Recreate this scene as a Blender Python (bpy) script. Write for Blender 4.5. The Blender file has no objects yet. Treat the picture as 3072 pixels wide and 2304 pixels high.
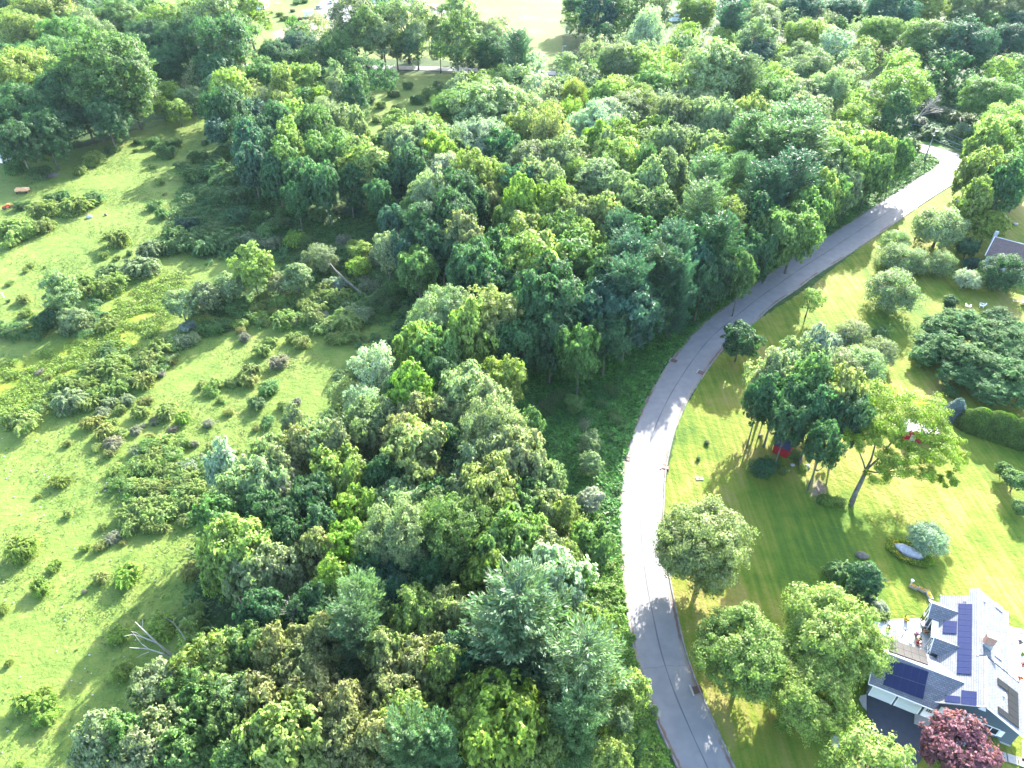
import bpy, math, random
import numpy as np
from mathutils import Vector, Matrix

# ------------------------------------------------------------------ camera, sky, sun
SC = bpy.context.scene
COL = SC.collection
H0 = 90.0                      # camera height above the ground, metres
PITCH = math.radians(38.5)
FPX = 2180.0
cam_d = bpy.data.cameras.new('camera')
cam = bpy.data.objects.new('camera', cam_d)
COL.objects.link(cam)
cam.location = (0, 0, H0)
cam.rotation_euler = (math.pi / 2 - PITCH, 0, 0)
cam_d.sensor_width = 36.0
cam_d.lens = 36.0 * FPX / 3072.0
cam_d.clip_start = 0.5
cam_d.clip_end = 6000
SC.camera = cam

SUN_EL = math.radians(25.5)
SUN_AZ = math.radians(25)
world = bpy.data.worlds.new('World')
SC.world = world
world.use_nodes = True
wn = world.node_tree
sky = wn.nodes.new('ShaderNodeTexSky')
sky.sky_type = 'NISHITA'
sky.sun_disc = False
sky.sun_elevation = SUN_EL
sky.sun_rotation = SUN_AZ
sky.air_density = 1.0
sky.dust_density = 1.5
wn.links.new(sky.outputs[0], wn.nodes['Background'].inputs[0])
wn.nodes['Background'].inputs[1].default_value = 0.15
sun_d = bpy.data.lights.new('sun', 'SUN')
sun_d.energy = 3.9
sun_d.angle = math.radians(0.53)
sun_d.color = (1.0, 0.95, 0.86)
sun = bpy.data.objects.new('sun', sun_d)
COL.objects.link(sun)
sun_dir = Vector((math.sin(SUN_AZ) * math.cos(SUN_EL), math.cos(SUN_AZ) * math.cos(SUN_EL), math.sin(SUN_EL)))
sun.rotation_euler = (-sun_dir).to_track_quat('-Z', 'Y').to_euler()
sun.location = (0, 0, 200)
SC.view_settings.view_transform = 'Standard'
SC.view_settings.look = 'None'
SC.view_settings.exposure = 2.95
SC.view_settings.gamma = 1.0
SC.view_settings.use_curve_mapping = False
SC.render.engine = 'CYCLES'
SC.cycles.max_bounces = 6
SC.cycles.diffuse_bounces = 3
SC.cycles.glossy_bounces = 2
SC.cycles.transmission_bounces = 4
SC.cycles.volume_bounces = 1
SC.cycles.use_denoising = True

# ------------------------------------------------------------------ survey helpers
SP, CP = math.sin(PITCH), math.cos(PITCH)
K = 3072 / 2212.0

def at(px, py, z=0.0):
    """ground (or height z) point seen at a pixel of the 3072 px photograph"""
    x = (px - 1536) / FPX
    y = (py - 1152) / FPX
    d = (H0 - z) / (SP + y * CP)
    return np.array([x * d, d * (CP - y * SP), z])

def atD(px, py, z=0.0):
    return at(px * K, py * K, z)

def depth(px, py, z=0.0):
    return (H0 - z) / (SP + ((py - 1152) / FPX) * CP)

def to_px(p):
    X, Y, Z = p[0], p[1], p[2] - H0
    zc = Y * CP - Z * SP
    return (1536 + FPX * X / zc, 1152 - FPX * (Y * SP + Z * CP) / zc)

def tag(o, label=None, cat=None, group=None, kind=None):
    if label: o['label'] = label
    if cat: o['category'] = cat
    if group: o['group'] = group
    if kind: o['kind'] = kind
    return o

def empty(name, loc=(0, 0, 0), rz=0.0):
    o = bpy.data.objects.new(name, None)
    COL.objects.link(o)
    o.location = loc
    o.rotation_euler = (0, 0, rz)
    o.empty_display_size = 0.3
    return o

def mesh_np(name, V, F, smooth=False):
    me = bpy.data.meshes.new(name)
    V = np.asarray(V, dtype=np.float32)
    F = np.asarray(F, dtype=np.int32)
    me.vertices.add(len(V))
    me.vertices.foreach_set('co', V.ravel())
    k = F.shape[1]
    me.loops.add(F.size)
    me.loops.foreach_set('vertex_index', F.ravel())
    me.polygons.add(len(F))
    me.polygons.foreach_set('loop_start', np.arange(0, F.size, k, dtype=np.int32))
    me.polygons.foreach_set('loop_total', np.full(len(F), k, dtype=np.int32))
    if smooth:
        me.polygons.foreach_set('use_smooth', np.ones(len(F), dtype=bool))
    me.update(calc_edges=True)
    return me

def put(name, me, m=None, parent=None, loc=None, color=None):
    if m is not None and not me.materials:
        me.materials.append(m)
    o = bpy.data.objects.new(name, me)
    COL.objects.link(o)
    if parent is not None:
        o.parent = parent
    if loc is not None:
        o.location = loc
    if color is not None:
        o.color = color
    return o

class MB:
    """collects shapes, then links them as one mesh object"""
    def __init__(s):
        s.v, s.f = [], []
    def add(s, vs, fs):
        b = len(s.v)
        s.v += [tuple(map(float, q)) for q in vs]
        s.f += [tuple(b + i for i in q) for q in fs]
        return s
    def box(s, x0, x1, y0, y1, z0, z1):
        vs = [(x, y, z) for z in (z0, z1) for y in (y0, y1) for x in (x0, x1)]
        return s.add(vs, [(0, 2, 3, 1), (4, 5, 7, 6), (0, 1, 5, 4), (2, 6, 7, 3), (0, 4, 6, 2), (1, 3, 7, 5)])
    def cbox(s, c, size, rz=0.0):
        ca, sa = math.cos(rz), math.sin(rz)
        vs = []
        for dz in (-.5, .5):
            for dy in (-.5, .5):
                for dx in (-.5, .5):
                    x, y = dx * size[0], dy * size[1]
                    vs.append((c[0] + x * ca - y * sa, c[1] + x * sa + y * ca, c[2] + dz * size[2]))
        return s.add(vs, [(0, 2, 3, 1), (4, 5, 7, 6), (0, 1, 5, 4), (2, 6, 7, 3), (0, 4, 6, 2), (1, 3, 7, 5)])
    def slab(s, pts, t):
        """polygon given by top points, thickness t downward along its normal"""
        P = [Vector(p) for p in pts]
        n = (P[1] - P[0]).cross(P[2] - P[0]).normalized()
        if n.z < 0: n = -n
        k = len(P)
        vs = [tuple(p) for p in P] + [tuple(p - n * t) for p in P]
        fs = [tuple(range(k)), tuple(range(2 * k - 1, k - 1, -1))]
        for i in range(k):
            j = (i + 1) % k
            fs.append((i, i + k, j + k, j))
        return s.add(vs, fs)
    def prism(s, pts, z0, z1):
        k = len(pts)
        vs = [(p[0], p[1], z0) for p in pts] + [(p[0], p[1], z1) for p in pts]
        fs = [tuple(range(k - 1, -1, -1)), tuple(range(k, 2 * k))]
        for i in range(k):
            j = (i + 1) % k
            fs.append((i, j, j + k, i + k))
        return s.add(vs, fs)
    def tube(s, pts, rad, n=6, cap=True):
        P = [Vector(p) for p in pts]
        if not hasattr(rad, '__len__'): rad = [rad] * len(P)
        rings = []
        for i, p in enumerate(P):
            d = (P[min(i + 1, len(P) - 1)] - P[max(i - 1, 0)])
            if d.length < 1e-6: d = Vector((0, 0, 1))
            d.normalize()
            a = d.cross(Vector((0, 0, 1)))
            if a.length < 1e-3: a = Vector((1, 0, 0))
            a.normalize()
            b = d.cross(a)
            rings.append([tuple(p + (a * math.cos(2 * math.pi * k / n) + b * math.sin(2 * math.pi * k / n)) * rad[i]) for k in range(n)])
        vs = [q for r in rings for q in r]
        fs = []
        for i in range(len(P) - 1):
            for k in range(n):
                j = (k + 1) % n
                fs.append((i * n + k, i * n + j, (i + 1) * n + j, (i + 1) * n + k))
        if cap:
            fs.append(tuple(range(n - 1, -1, -1)))
            m = (len(P) - 1) * n
            fs.append(tuple(range(m, m + n)))
        return s.add(vs, fs)
    def ball(s, c, r, seed=0, rough=0.12, n=10, flat=1.0):
        rg = random.Random(seed)
        vs, fs = [], []
        for i in range(n // 2 + 1):
            th = math.pi * i / (n // 2)
            for k in range(n):
                ph = 2 * math.pi * k / n
                q = 1 + rg.uniform(-rough, rough)
                vs.append((c[0] + r[0] * q * math.sin(th) * math.cos(ph), c[1] + r[1] * q * math.sin(th) * math.sin(ph), c[2] + r[2] * q * math.cos(th) * flat))
        for i in range(n // 2):
            for k in range(n):
                j = (k + 1) % n
                fs.append((i * n + k, (i + 1) * n + k, (i + 1) * n + j, i * n + j))
        return s.add(vs, fs)
    def mesh(s, name, smooth=False):
        me = bpy.data.meshes.new(name)
        me.from_pydata(s.v, [], s.f)
        if smooth:
            for p in me.polygons: p.use_smooth = True
        me.update()
        return me
    def build(s, name, m, parent=None, loc=None, rz=None, smooth=False, color=None):
        o = put(name, s.mesh(name, smooth), m, parent, loc, color)
        if rz is not None: o.rotation_euler = (0, 0, rz)
        return o

# ------------------------------------------------------------------ materials
def mat(name, base, rough=0.8, spec=0.3, metal=0.0, var=0.0, scale=3.0, bump=0.0, bscale=20.0):
    m = bpy.data.materials.new(name)
    m.use_nodes = True
    nt = m.node_tree
    b = nt.nodes['Principled BSDF']
    b.inputs['Base Color'].default_value = (*base, 1)
    b.inputs['Roughness'].default_value = rough
    b.inputs['Specular IOR Level'].default_value = spec
    b.inputs['Metallic'].default_value = metal
    tc = nt.nodes.new('ShaderNodeTexCoord')
    if var > 0:
        no = nt.nodes.new('ShaderNodeTexNoise'); no.inputs['Scale'].default_value = scale
        no.inputs['Detail'].default_value = 5
        nt.links.new(tc.outputs['Object'], no.inputs['Vector'])
        mp = nt.nodes.new('ShaderNodeMapRange')
        mp.inputs['From Min'].default_value = 0.3; mp.inputs['From Max'].default_value = 0.7
        mp.inputs['To Min'].default_value = 1 - var; mp.inputs['To Max'].default_value = 1 + var
        nt.links.new(no.outputs[0], mp.inputs[0])
        vm = nt.nodes.new('ShaderNodeVectorMath'); vm.operation = 'SCALE'
        vm.inputs[0].default_value = base
        nt.links.new(mp.outputs[0], vm.inputs['Scale'])
        nt.links.new(vm.outputs[0], b.inputs['Base Color'])
    if bump > 0:
        n2 = nt.nodes.new('ShaderNodeTexNoise'); n2.inputs['Scale'].default_value = bscale
        nt.links.new(tc.outputs['Object'], n2.inputs['Vector'])
        bp = nt.nodes.new('ShaderNodeBump'); bp.inputs['Strength'].default_value = bump; bp.inputs['Distance'].default_value = 0.05
        nt.links.new(n2.outputs[0], bp.inputs['Height'])
        nt.links.new(bp.outputs[0], b.inputs['Normal'])
    return m

def leaf_material(name='leaf', rough=0.6, spec=0.3, trans=0.45, vary=0.5):
    m = bpy.data.materials.new(name)
    m.use_nodes = True
    nt = m.node_tree
    b = nt.nodes['Principled BSDF']
    out = nt.nodes['Material Output']
    oi = nt.nodes.new('ShaderNodeObjectInfo')
    ge = nt.nodes.new('ShaderNodeNewGeometry')
    mp = nt.nodes.new('ShaderNodeMapRange')
    mp.inputs['To Min'].default_value = 1 - vary; mp.inputs['To Max'].default_value = 1 + vary
    nt.links.new(ge.outputs['Random Per Island'], mp.inputs[0])
    # broad tonal clumps: young pale growth here and there
    tc = nt.nodes.new('ShaderNodeTexCoord')
    no = nt.nodes.new('ShaderNodeTexNoise'); no.inputs['Scale'].default_value = 0.55; no.inputs['Detail'].default_value = 3
    nt.links.new(tc.outputs['Object'], no.inputs['Vector'])
    m2 = nt.nodes.new('ShaderNodeMapRange'); m2.inputs['From Min'].default_value = 0.35; m2.inputs['From Max'].default_value = 0.65
    m2.inputs['To Min'].default_value = 0.78; m2.inputs['To Max'].default_value = 1.25
    nt.links.new(no.outputs[0], m2.inputs[0])
    mu = nt.nodes.new('ShaderNodeMath'); mu.operation = 'MULTIPLY'
    nt.links.new(mp.outputs[0], mu.inputs[0]); nt.links.new(m2.outputs[0], mu.inputs[1])
    vm = nt.nodes.new('ShaderNodeVectorMath'); vm.operation = 'SCALE'
    nt.links.new(oi.outputs['Color'], vm.inputs[0]); nt.links.new(mu.outputs[0], vm.inputs['Scale'])
    nt.links.new(vm.outputs[0], b.inputs['Base Color'])
    b.inputs['Roughness'].default_value = rough
    b.inputs['Specular IOR Level'].default_value = spec
    tr = nt.nodes.new('ShaderNodeBsdfTranslucent')
    tint = nt.nodes.new('ShaderNodeVectorMath'); tint.operation = 'MULTIPLY'
    tint.inputs[1].default_value = (1.2, 1.5, 0.75)
    nt.links.new(vm.outputs[0], tint.inputs[0]); nt.links.new(tint.outputs[0], tr.inputs['Color'])
    mx = nt.nodes.new('ShaderNodeMixShader'); mx.inputs[0].default_value = trans
    nt.links.new(b.outputs[0], mx.inputs[1]); nt.links.new(tr.outputs[0], mx.inputs[2])
    nt.links.new(mx.outputs[0], out.inputs['Surface'])
    return m

M = {}
M['leaf'] = leaf_material()
M['broad_leaf'] = leaf_material('broad_leaf', .8, .12, .45, .5)
M['needle'] = leaf_material('needle', 0.55, 0.4, 0.3, 0.35)
M['herb'] = leaf_material('herb', 0.55, 0.35, 0.45, 0.55)
M['bark'] = mat('bark', (0.12, 0.115, 0.09), 0.9, 0.2, var=.35, scale=2)
M['dead_wood'] = mat('dead_wood', (0.36, 0.34, 0.31), 0.85, 0.2, var=.2, scale=2)
M['siding'] = mat('siding', (0.075, 0.105, 0.13), 0.7)
M['white_paint'] = mat('white_paint', (0.8, 0.8, 0.8), 0.5)
M['glass_dark'] = mat('glass_dark', (0.015, 0.02, 0.03), 0.08, 0.6)
M['asphalt_new'] = mat('asphalt_new', (0.035, 0.042, 0.06), 0.8, 0.3, var=.12, scale=1.5, bump=.2, bscale=60)
M['concrete'] = mat('concrete', (0.30, 0.29, 0.27), 0.85, 0.2, var=.12, scale=2)
M['stone'] = mat('stone', (0.38, 0.38, 0.38), 0.85, 0.2, var=.25, scale=4, bump=.4, bscale=6)
M['deck_white'] = mat('deck_white', (0.46, 0.45, 0.43), 0.7, 0.3, var=.06, scale=2)
M['black_metal'] = mat('black_metal', (0.02, 0.02, 0.022), 0.4, 0.5)
M['grey_metal'] = mat('grey_metal', (0.4, 0.42, 0.44), 0.45, 0.5, 0.4)
M['rust'] = mat('rust', (0.13, 0.07, 0.05), 0.8, 0.3, var=.3, scale=8)
M['red_paint'] = mat('red_paint', (0.30, 0.012, 0.02), 0.65, 0.3, var=.15, scale=3)
M['orange_paint'] = mat('orange_paint', (0.55, 0.20, 0.06), 0.6, 0.4, var=.25, scale=3)
M['soil'] = mat('soil', (0.13, 0.09, 0.06), 0.95, 0.1, var=.3, scale=3, bump=.6, bscale=8)
M['yellow_flower'] = mat('yellow_flower', (0.75, 0.42, 0.03), 0.7, 0.2)
M['tyre'] = mat('tyre', (0.02, 0.02, 0.02), 0.85, 0.2)
M['wood_pole'] = mat('wood_pole', (0.42, 0.40, 0.37), 0.85, 0.2, var=.2, scale=3)
M['tar'] = mat('tar', (0.085, 0.09, 0.10), 0.7, 0.3)

def brick_mat(name, c1, c2, mortar, scale, bw=0.5, rh=0.25, ms=0.02, axes=None, rough=0.85):
    m = bpy.data.materials.new(name); m.use_nodes = True
    nt = m.node_tree; b = nt.nodes['Principled BSDF']
    tc = nt.nodes.new('ShaderNodeTexCoord')
    br = nt.nodes.new('ShaderNodeTexBrick')
    br.inputs['Color1'].default_value = (*c1, 1); br.inputs['Color2'].default_value = (*c2, 1)
    br.inputs['Mortar'].default_value = (*mortar, 1); br.inputs['Scale'].default_value = scale
    br.inputs['Mortar Size'].default_value = ms; br.inputs['Brick Width'].default_value = bw; br.inputs['Row Height'].default_value = rh
    if axes:
        sep = nt.nodes.new('ShaderNodeSeparateXYZ'); cmb = nt.nodes.new('ShaderNodeCombineXYZ')
        nt.links.new(tc.outputs['Object'], sep.inputs[0])
        for i, a in enumerate(axes):
            nt.links.new(sep.outputs['XYZ'.index(a)], cmb.inputs[i])
        nt.links.new(cmb.outputs[0], br.inputs['Vector'])
    else:
        nt.links.new(tc.outputs['Object'], br.inputs['Vector'])
    no = nt.nodes.new('ShaderNodeTexNoise'); no.inputs['Scale'].default_value = 1.2; no.inputs['Detail'].default_value = 6
    nt.links.new(tc.outputs['Object'], no.inputs['Vector'])
    mp = nt.nodes.new('ShaderNodeMapRange'); mp.inputs['To Min'].default_value = .8; mp.inputs['To Max'].default_value = 1.2
    nt.links.new(no.outputs[0], mp.inputs[0])
    vm = nt.nodes.new('ShaderNodeVectorMath'); vm.operation = 'SCALE'
    nt.links.new(br.outputs['Color'], vm.inputs[0]); nt.links.new(mp.outputs[0], vm.inputs['Scale'])
    nt.links.new(vm.outputs[0], b.inputs['Base Color'])
    b.inputs['Roughness'].default_value = rough
    b.inputs['Specular IOR Level'].default_value = 0.25
    return m
M['shingle_main'] = brick_mat('shingle_main', (0.135, 0.142, 0.162), (0.19, 0.197, 0.217), (0.08, 0.087, 0.10), 1.0, .45, .22, .028, 'YX')
M['shingle_wing'] = brick_mat('shingle_wing', (0.135, 0.142, 0.162), (0.19, 0.197, 0.217), (0.08, 0.087, 0.10), 1.0, .45, .22, .028, 'XY')
M['brick_red'] = brick_mat('brick_red', (0.28, 0.10, 0.06), (0.36, 0.15, 0.09), (0.35, 0.32, 0.28), 3.0, .5, .2, .03, 'XZ')
M['brown_shingle'] = brick_mat('brown_shingle', (0.12, 0.085, 0.08), (0.16, 0.115, 0.105), (0.07, 0.05, 0.05), 1.0, .45, .22, .02, 'XY')
M['dark_shingle'] = brick_mat('dark_shingle', (0.035, 0.05, 0.085), (0.055, 0.07, 0.11), (0.02, 0.025, 0.04), 2.0, .45, .22, .03, 'XY')

def panel_mat(name, c):
    m = mat(name, c, 0.22, 0.3)
    nt = m.node_tree; b = nt.nodes['Principled BSDF']
    tc = nt.nodes.new('ShaderNodeTexCoord')
    br = nt.nodes.new('ShaderNodeTexBrick'); br.offset = 0
    br.inputs['Color1'].default_value = (*c, 1); br.inputs['Color2'].default_value = tuple(1.25 * q for q in c) + (1,)
    br.inputs['Mortar'].default_value = tuple(2.2 * q + .01 for q in c) + (1,)
    br.inputs['Scale'].default_value = 1; br.inputs['Mortar Size'].default_value = .006
    br.inputs['Brick Width'].default_value = .16; br.inputs['Row Height'].default_value = .16
    nt.links.new(tc.outputs['Object'], br.inputs['Vector']); nt.links.new(br.outputs[0], b.inputs['Base Color'])
    return m
M['solar_cell'] = panel_mat('solar_cell', (0.005, 0.009, 0.045))
M['solar_black'] = panel_mat('solar_black', (0.010, 0.010, 0.012))
M['solar_black'].node_tree.nodes['Principled BSDF'].inputs['Roughness'].default_value = .45
M['solar_black'].node_tree.nodes['Principled BSDF'].inputs['Specular IOR Level'].default_value = .15

# ------------------------------------------------------------------ ground with its zones
def zones_mask(XY, poly, soft=1.5):
    P = np.asarray(poly)[:, :2]
    x, y = XY[:, 0], XY[:, 1]
    inside = np.zeros(len(XY), bool)
    dist = np.full(len(XY), 1e9)
    n = len(P)
    for i in range(n):
        a, b = P[i], P[(i + 1) % n]
        c = ((a[1] > y) != (b[1] > y))
        with np.errstate(divide='ignore', invalid='ignore'):
            xi = (b[0] - a[0]) * (y - a[1]) / (b[1] - a[1] + 1e-12) + a[0]
        inside ^= c & (x < xi)
        ab = b - a
        t = np.clip(((XY - a) @ ab) / (ab @ ab + 1e-9), 0, 1)
        d = np.hypot(XY[:, 0] - a[0] - t * ab[0], XY[:, 1] - a[1] - t * ab[1])
        dist = np.minimum(dist, d)
    sd = np.where(inside, dist, -dist)
    return np.clip(sd / soft * .5 + .5, 0, 1)

def polyD(s, z=0.0):
    q = [float(t) for t in s.replace(',', ' ').split()]
    return np.array([atD(q[i], q[i + 1], z) for i in range(0, len(q), 2)])

def axis(a, b, step, grow, end):
    r = list(np.arange(a, b, step))
    s = step; x = r[-1]
    while x < end:
        s *= grow; x += s; r.append(x)
    s = step; x = r[0]; l = []
    return r
xs = axis(0, 150, 1.0, 1.06, 3000); xs = np.array([-q for q in xs[:0:-1]] + xs)
ys = np.array([-300, -200, -120, -60, -30] + axis(0, 330, 1.0, 1.06, 4500))
GX, GY = np.meshgrid(xs, ys)
XY = np.stack([GX.ravel(), GY.ravel()], 1)
Z = 0.10 * np.sin(XY[:, 0] * .13 + 1) * np.sin(XY[:, 1] * .11) + 0.05 * np.sin(XY[:, 0] * .41 + XY[:, 1] * .37)
Z = Z * 0.5 - 0.08
nx, ny = len(xs), len(ys)
ii = np.arange(nx * ny).reshape(ny, nx)
F = np.stack([ii[:-1, :-1].ravel(), ii[:-1, 1:].ravel(), ii[1:, 1:].ravel(), ii[1:, :-1].ravel()], 1)

Z_PASTURE = polyD("-400 350, 0 345, 130 330, 250 300, 330 260, 440 250, 480 300, 400 400, 470 430, 560 480, 700 480, 840 470, 870 640, 850 720, 800 770, 740 850, 650 960, 540 1020, 460 1100, 410 1250, 400 1400, 300 1560, 200 1700, -500 1800, -900 900")
Z_HERB = polyD("-200 830, 0 790, 120 750, 190 740, 240 660, 330 600, 400 590, 400 640, 340 720, 260 780, 120 850, 40 900, -100 930, -300 900")
Z_LAWN = polyD("1430 1080, 1470 900, 1530 790, 1620 700, 1750 620, 1900 500, 2020 400, 2100 360, 2400 360, 2700 900, 2700 1800, 1600 1800, 1500 1550, 1440 1300")
Z_WEED = polyD("1335 1120, 1330 1000, 1370 900, 1430 790, 1540 690, 1700 580, 1950 400, 2060 340, 2030 310, 1950 300, 1880 380, 1600 600, 1380 700, 1120 790, 1100 880, 1200 1000, 1240 1150, 1270 1300, 1300 1450, 1400 1700, 1480 1750, 1420 1560, 1360 1350")
Z_FIELD = polyD("900 120, 1000 -10, 1260 -12, 1215 60, 1215 152, 1080 150")
Z_YARD = polyD("300 135, 540 140, 640 120, 900 130, 1010 40, 1060 -8, 500 -12, 300 -5")
Z_GRAVEL = polyD("692 66, 730 66, 760 38, 830 30, 960 30, 980 14, 860 -8, 700 -8, 680 20, 700 38, 705 50")
Z_DIRT = polyD("590 68, 660 45, 730 62, 720 95, 660 105, 600 96")
Z_SOIL = polyD("895 20, 960 12, 1010 26, 1005 42, 930 36")
Z_BARE = polyD("1748 1035, 1772 1035, 1785 1060, 1768 1080, 1750 1062")

gm = mesh_np('ground', np.column_stack([XY, Z]), F, True)
def zattr(name, *polys, soft=1.5):
    w = np.zeros(len(XY))
    for p in polys: w = np.maximum(w, zones_mask(XY, p, soft))
    a = gm.attributes.new(name, 'FLOAT', 'POINT'); a.data.foreach_set('value', w.astype(np.float32))
Z_GLADE = polyD('790 325, 740 300, 790 230, 800 175, 880 160, 975 160, 985 180, 940 240, 900 300, 860 320')
zattr('pasture', Z_PASTURE, Z_GLADE, soft=3)
zattr('herbs', Z_HERB, soft=8)
zattr('lawn', Z_LAWN, soft=1)
zattr('weed', Z_WEED, soft=1)
zattr('field', Z_FIELD, Z_YARD, soft=3)
zattr('gravel', Z_GRAVEL, soft=2)
zattr('dirt', Z_DIRT, Z_SOIL, Z_BARE, soft=2.5)

def ground_mat():
    m = bpy.data.materials.new('ground'); m.use_nodes = True
    nt = m.node_tree; b = nt.nodes['Principled BSDF']
    L = nt.links.new
    tc = nt.nodes.new('ShaderNodeTexCoord')
    def noise(scale, detail=5, stretch=None, dist=0):
        n = nt.nodes.new('ShaderNodeTexNoise'); n.inputs['Scale'].default_value = scale; n.inputs['Detail'].default_value = detail
        n.inputs['Distortion'].default_value = dist
        if stretch:
            mpg = nt.nodes.new('ShaderNodeMapping'); mpg.inputs['Rotation'].default_value = (0, 0, stretch[0]); mpg.inputs['Scale'].default_value = stretch[1]
            L(tc.outputs['Object'], mpg.inputs[0]); L(mpg.outputs[0], n.inputs['Vector'])
        else:
            L(tc.outputs['Object'], n.inputs['Vector'])
        return n.outputs[0]
    def ramp(f, stops):
        r = nt.nodes.new('ShaderNodeValToRGB')
        e = r.color_ramp.elements
        while len(e) < len(stops): e.new(.5)
        for q, (p, c) in zip(e, stops): q.position = p; q.color = (*c, 1)
        L(f, r.inputs[0]); return r.outputs[0]
    def mix(a, b_, f):
        n = nt.nodes.new('ShaderNodeMix'); n.data_type = 'RGBA'
        L(f, n.inputs[0]); L(a, n.inputs[6]); L(b_, n.inputs[7]); return n.outputs[2]
    def math_(op, a, c):
        n = nt.nodes.new('ShaderNodeMath'); n.operation = op
        for i, q in enumerate((a, c)):
            if isinstance(q, (int, float)): n.inputs[i].default_value = q
            else: L(q, n.inputs[i])
        return n.outputs[0]
    n_big, n_mid, n_fine = noise(.05, 6), noise(.35, 8), noise(4.0, 6)
    n_edge = noise(.5, 6, dist=1)
    def mask(name, hard=5.0):
        a = nt.nodes.new('ShaderNodeAttribute'); a.attribute_name = name
        q = math_('ADD', a.outputs['Fac'], math_('MULTIPLY', math_('SUBTRACT', n_edge, .5), .9))
        mr = nt.nodes.new('ShaderNodeMapRange'); mr.interpolation_type = 'SMOOTHSTEP'
        mr.inputs['From Min'].default_value = .5 - .5 / hard; mr.inputs['From Max'].default_value = .5 + .5 / hard
        L(q, mr.inputs[0]); return mr.outputs[0]
    detail = math_('ADD', math_('MULTIPLY', n_mid, .6), math_('MULTIPLY', n_fine, .4))
    wood = ramp(detail, [(.35, (.020, .038, .012)), (.55, (.035, .075, .018)), (.7, (.055, .085, .03))])
    pstreak = noise(1.5, 6, (math.radians(28), (.35, 1.3, 1)), .6)
    past = ramp(math_('ADD', math_('MULTIPLY', detail, .55), math_('ADD', math_('MULTIPLY', n_big, .2), math_('MULTIPLY', pstreak, .25))),
                [(.38, (.050, .095, .018)), (.46, (.098, .148, .028)), (.55, (.128, .165, .036)), (.66, (.18, .18, .06))])
    herb = ramp(detail, [(.35, (.07, .12, .015)), (.5, (.125, .165, .018)), (.65, (.18, .20, .025))])
    stripe = noise(1.0, 4, (math.radians(-28), (1.4, .08, 1)))
    lawn = ramp(math_('ADD', math_('MULTIPLY', n_big, .45), math_('ADD', math_('MULTIPLY', detail, .29), math_('MULTIPLY', stripe, .26))),
                [(.40, (.045, .095, .010)), (.46, (.080, .130, .012)), (.52, (.130, .155, .020)), (.60, (.20, .175, .055))])
    weed = ramp(detail, [(.35, (.04, .11, .016)), (.5, (.065, .155, .018)), (.65, (.10, .19, .025))])
    rows = noise(1.2, 3, (math.radians(12), (1.0, .05, 1)))
    field = ramp(math_('ADD', math_('MULTIPLY', n_big, .55), math_('ADD', math_('MULTIPLY', detail, .25), math_('MULTIPLY', rows, .2))),
                 [(.40, (.06, .11, .018)), (.49, (.09, .13, .025)), (.57, (.125, .14, .042)), (.66, (.18, .15, .085))])
    grav = ramp(detail, [(.35, (.12, .12, .125)), (.6, (.16, .16, .16))])
    dirt = ramp(detail, [(.38, (.15, .12, .09)), (.5, (.19, .15, .12)), (.62, (.12, .15, .05))])
    c = mix(wood, past, mask('pasture'))
    c = mix(c, herb, mask('herbs', 3))
    c = mix(c, lawn, mask('lawn', 8))
    c = mix(c, weed, mask('weed', 6))
    c = mix(c, field, mask('field'))
    c = mix(c, dirt, mask('dirt', 3))
    c = mix(c, grav, mask('gravel', 6))
    L(c, b.inputs['Base Color'])
    b.inputs['Roughness'].default_value = .9
    b.inputs['Specular IOR Level'].default_value = .15
    bp = nt.nodes.new('ShaderNodeBump'); bp.inputs['Strength'].default_value = 1.0; bp.inputs['Distance'].default_value = .20
    h = math_('ADD', math_('MULTIPLY', noise(1.3, 8, dist=.5), .9), math_('MULTIPLY', noise(7, 4), .25))
    L(h, bp.inputs['Height']); L(bp.outputs[0], b.inputs['Normal'])
    return m
tag(put('ground', gm, ground_mat()), kind='structure')

# ------------------------------------------------------------------ the road
RL = [(2120, 2500), (2038, 2304), (2013, 2254), (1971, 2160), (1937, 2067), (1907, 1961), (1886, 1855), (1871, 1770), (1862, 1685), (1857, 1600), (1858, 1500), (1864, 1436), (1874, 1379), (1892, 1310), (1917, 1248), (1949, 1184), (1986, 1124), (2018, 1076), (2053, 1032), (2094, 985), (2140, 947), (2203, 898), (2266, 850), (2323, 808), (2399, 760), (2499, 697), (2581, 645), (2689, 576), (2765, 530), (2803, 507), (2815, 492), (2811, 478), (2793, 467), (2765, 457), (2730, 446), (2695, 436), (2640, 420), (2560, 399), (2480, 382), (2400, 370)]
RR = [(2300, 2500), (2201, 2304), (2120, 2125), (2100, 2080), (2077, 2024), (2047, 1931), (2023, 1820), (2005, 1730), (1993, 1640), (1987, 1560), (1989, 1500), (1992, 1436), (2000, 1379), (2018, 1303), (2042, 1240), (2073, 1178), (2109, 1124), (2140, 1080), (2169, 1045), (2215, 1003), (2262, 965), (2322, 912), (2386, 869), (2450, 822), (2526, 775), (2581, 738), (2635, 702), (2689, 665), (2743, 627), (2798, 590), (2852, 556), (2895, 528), (2932, 508), (2946, 490), (2925, 478), (2890, 466), (2815, 444), (2752, 429), (2707, 419), (2640, 402), (2560, 385), (2480, 369), (2400, 357)]
def smooth_line(pts, step=1.5):
    P = np.array([at(*q)[:2] for q in pts])
    out = []
    for i in range(len(P) - 1):
        p0 = P[max(i - 1, 0)]; p1 = P[i]; p2 = P[i + 1]; p3 = P[min(i + 2, len(P) - 1)]
        for t in np.linspace(0, 1, 8, endpoint=False):
            out.append(.5 * ((2 * p1) + (-p0 + p2) * t + (2 * p0 - 5 * p1 + 4 * p2 - p3) * t * t + (-p0 + 3 * p1 - 3 * p2 + p3) * t ** 3))
    return np.array(out + [P[-1]])
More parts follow.
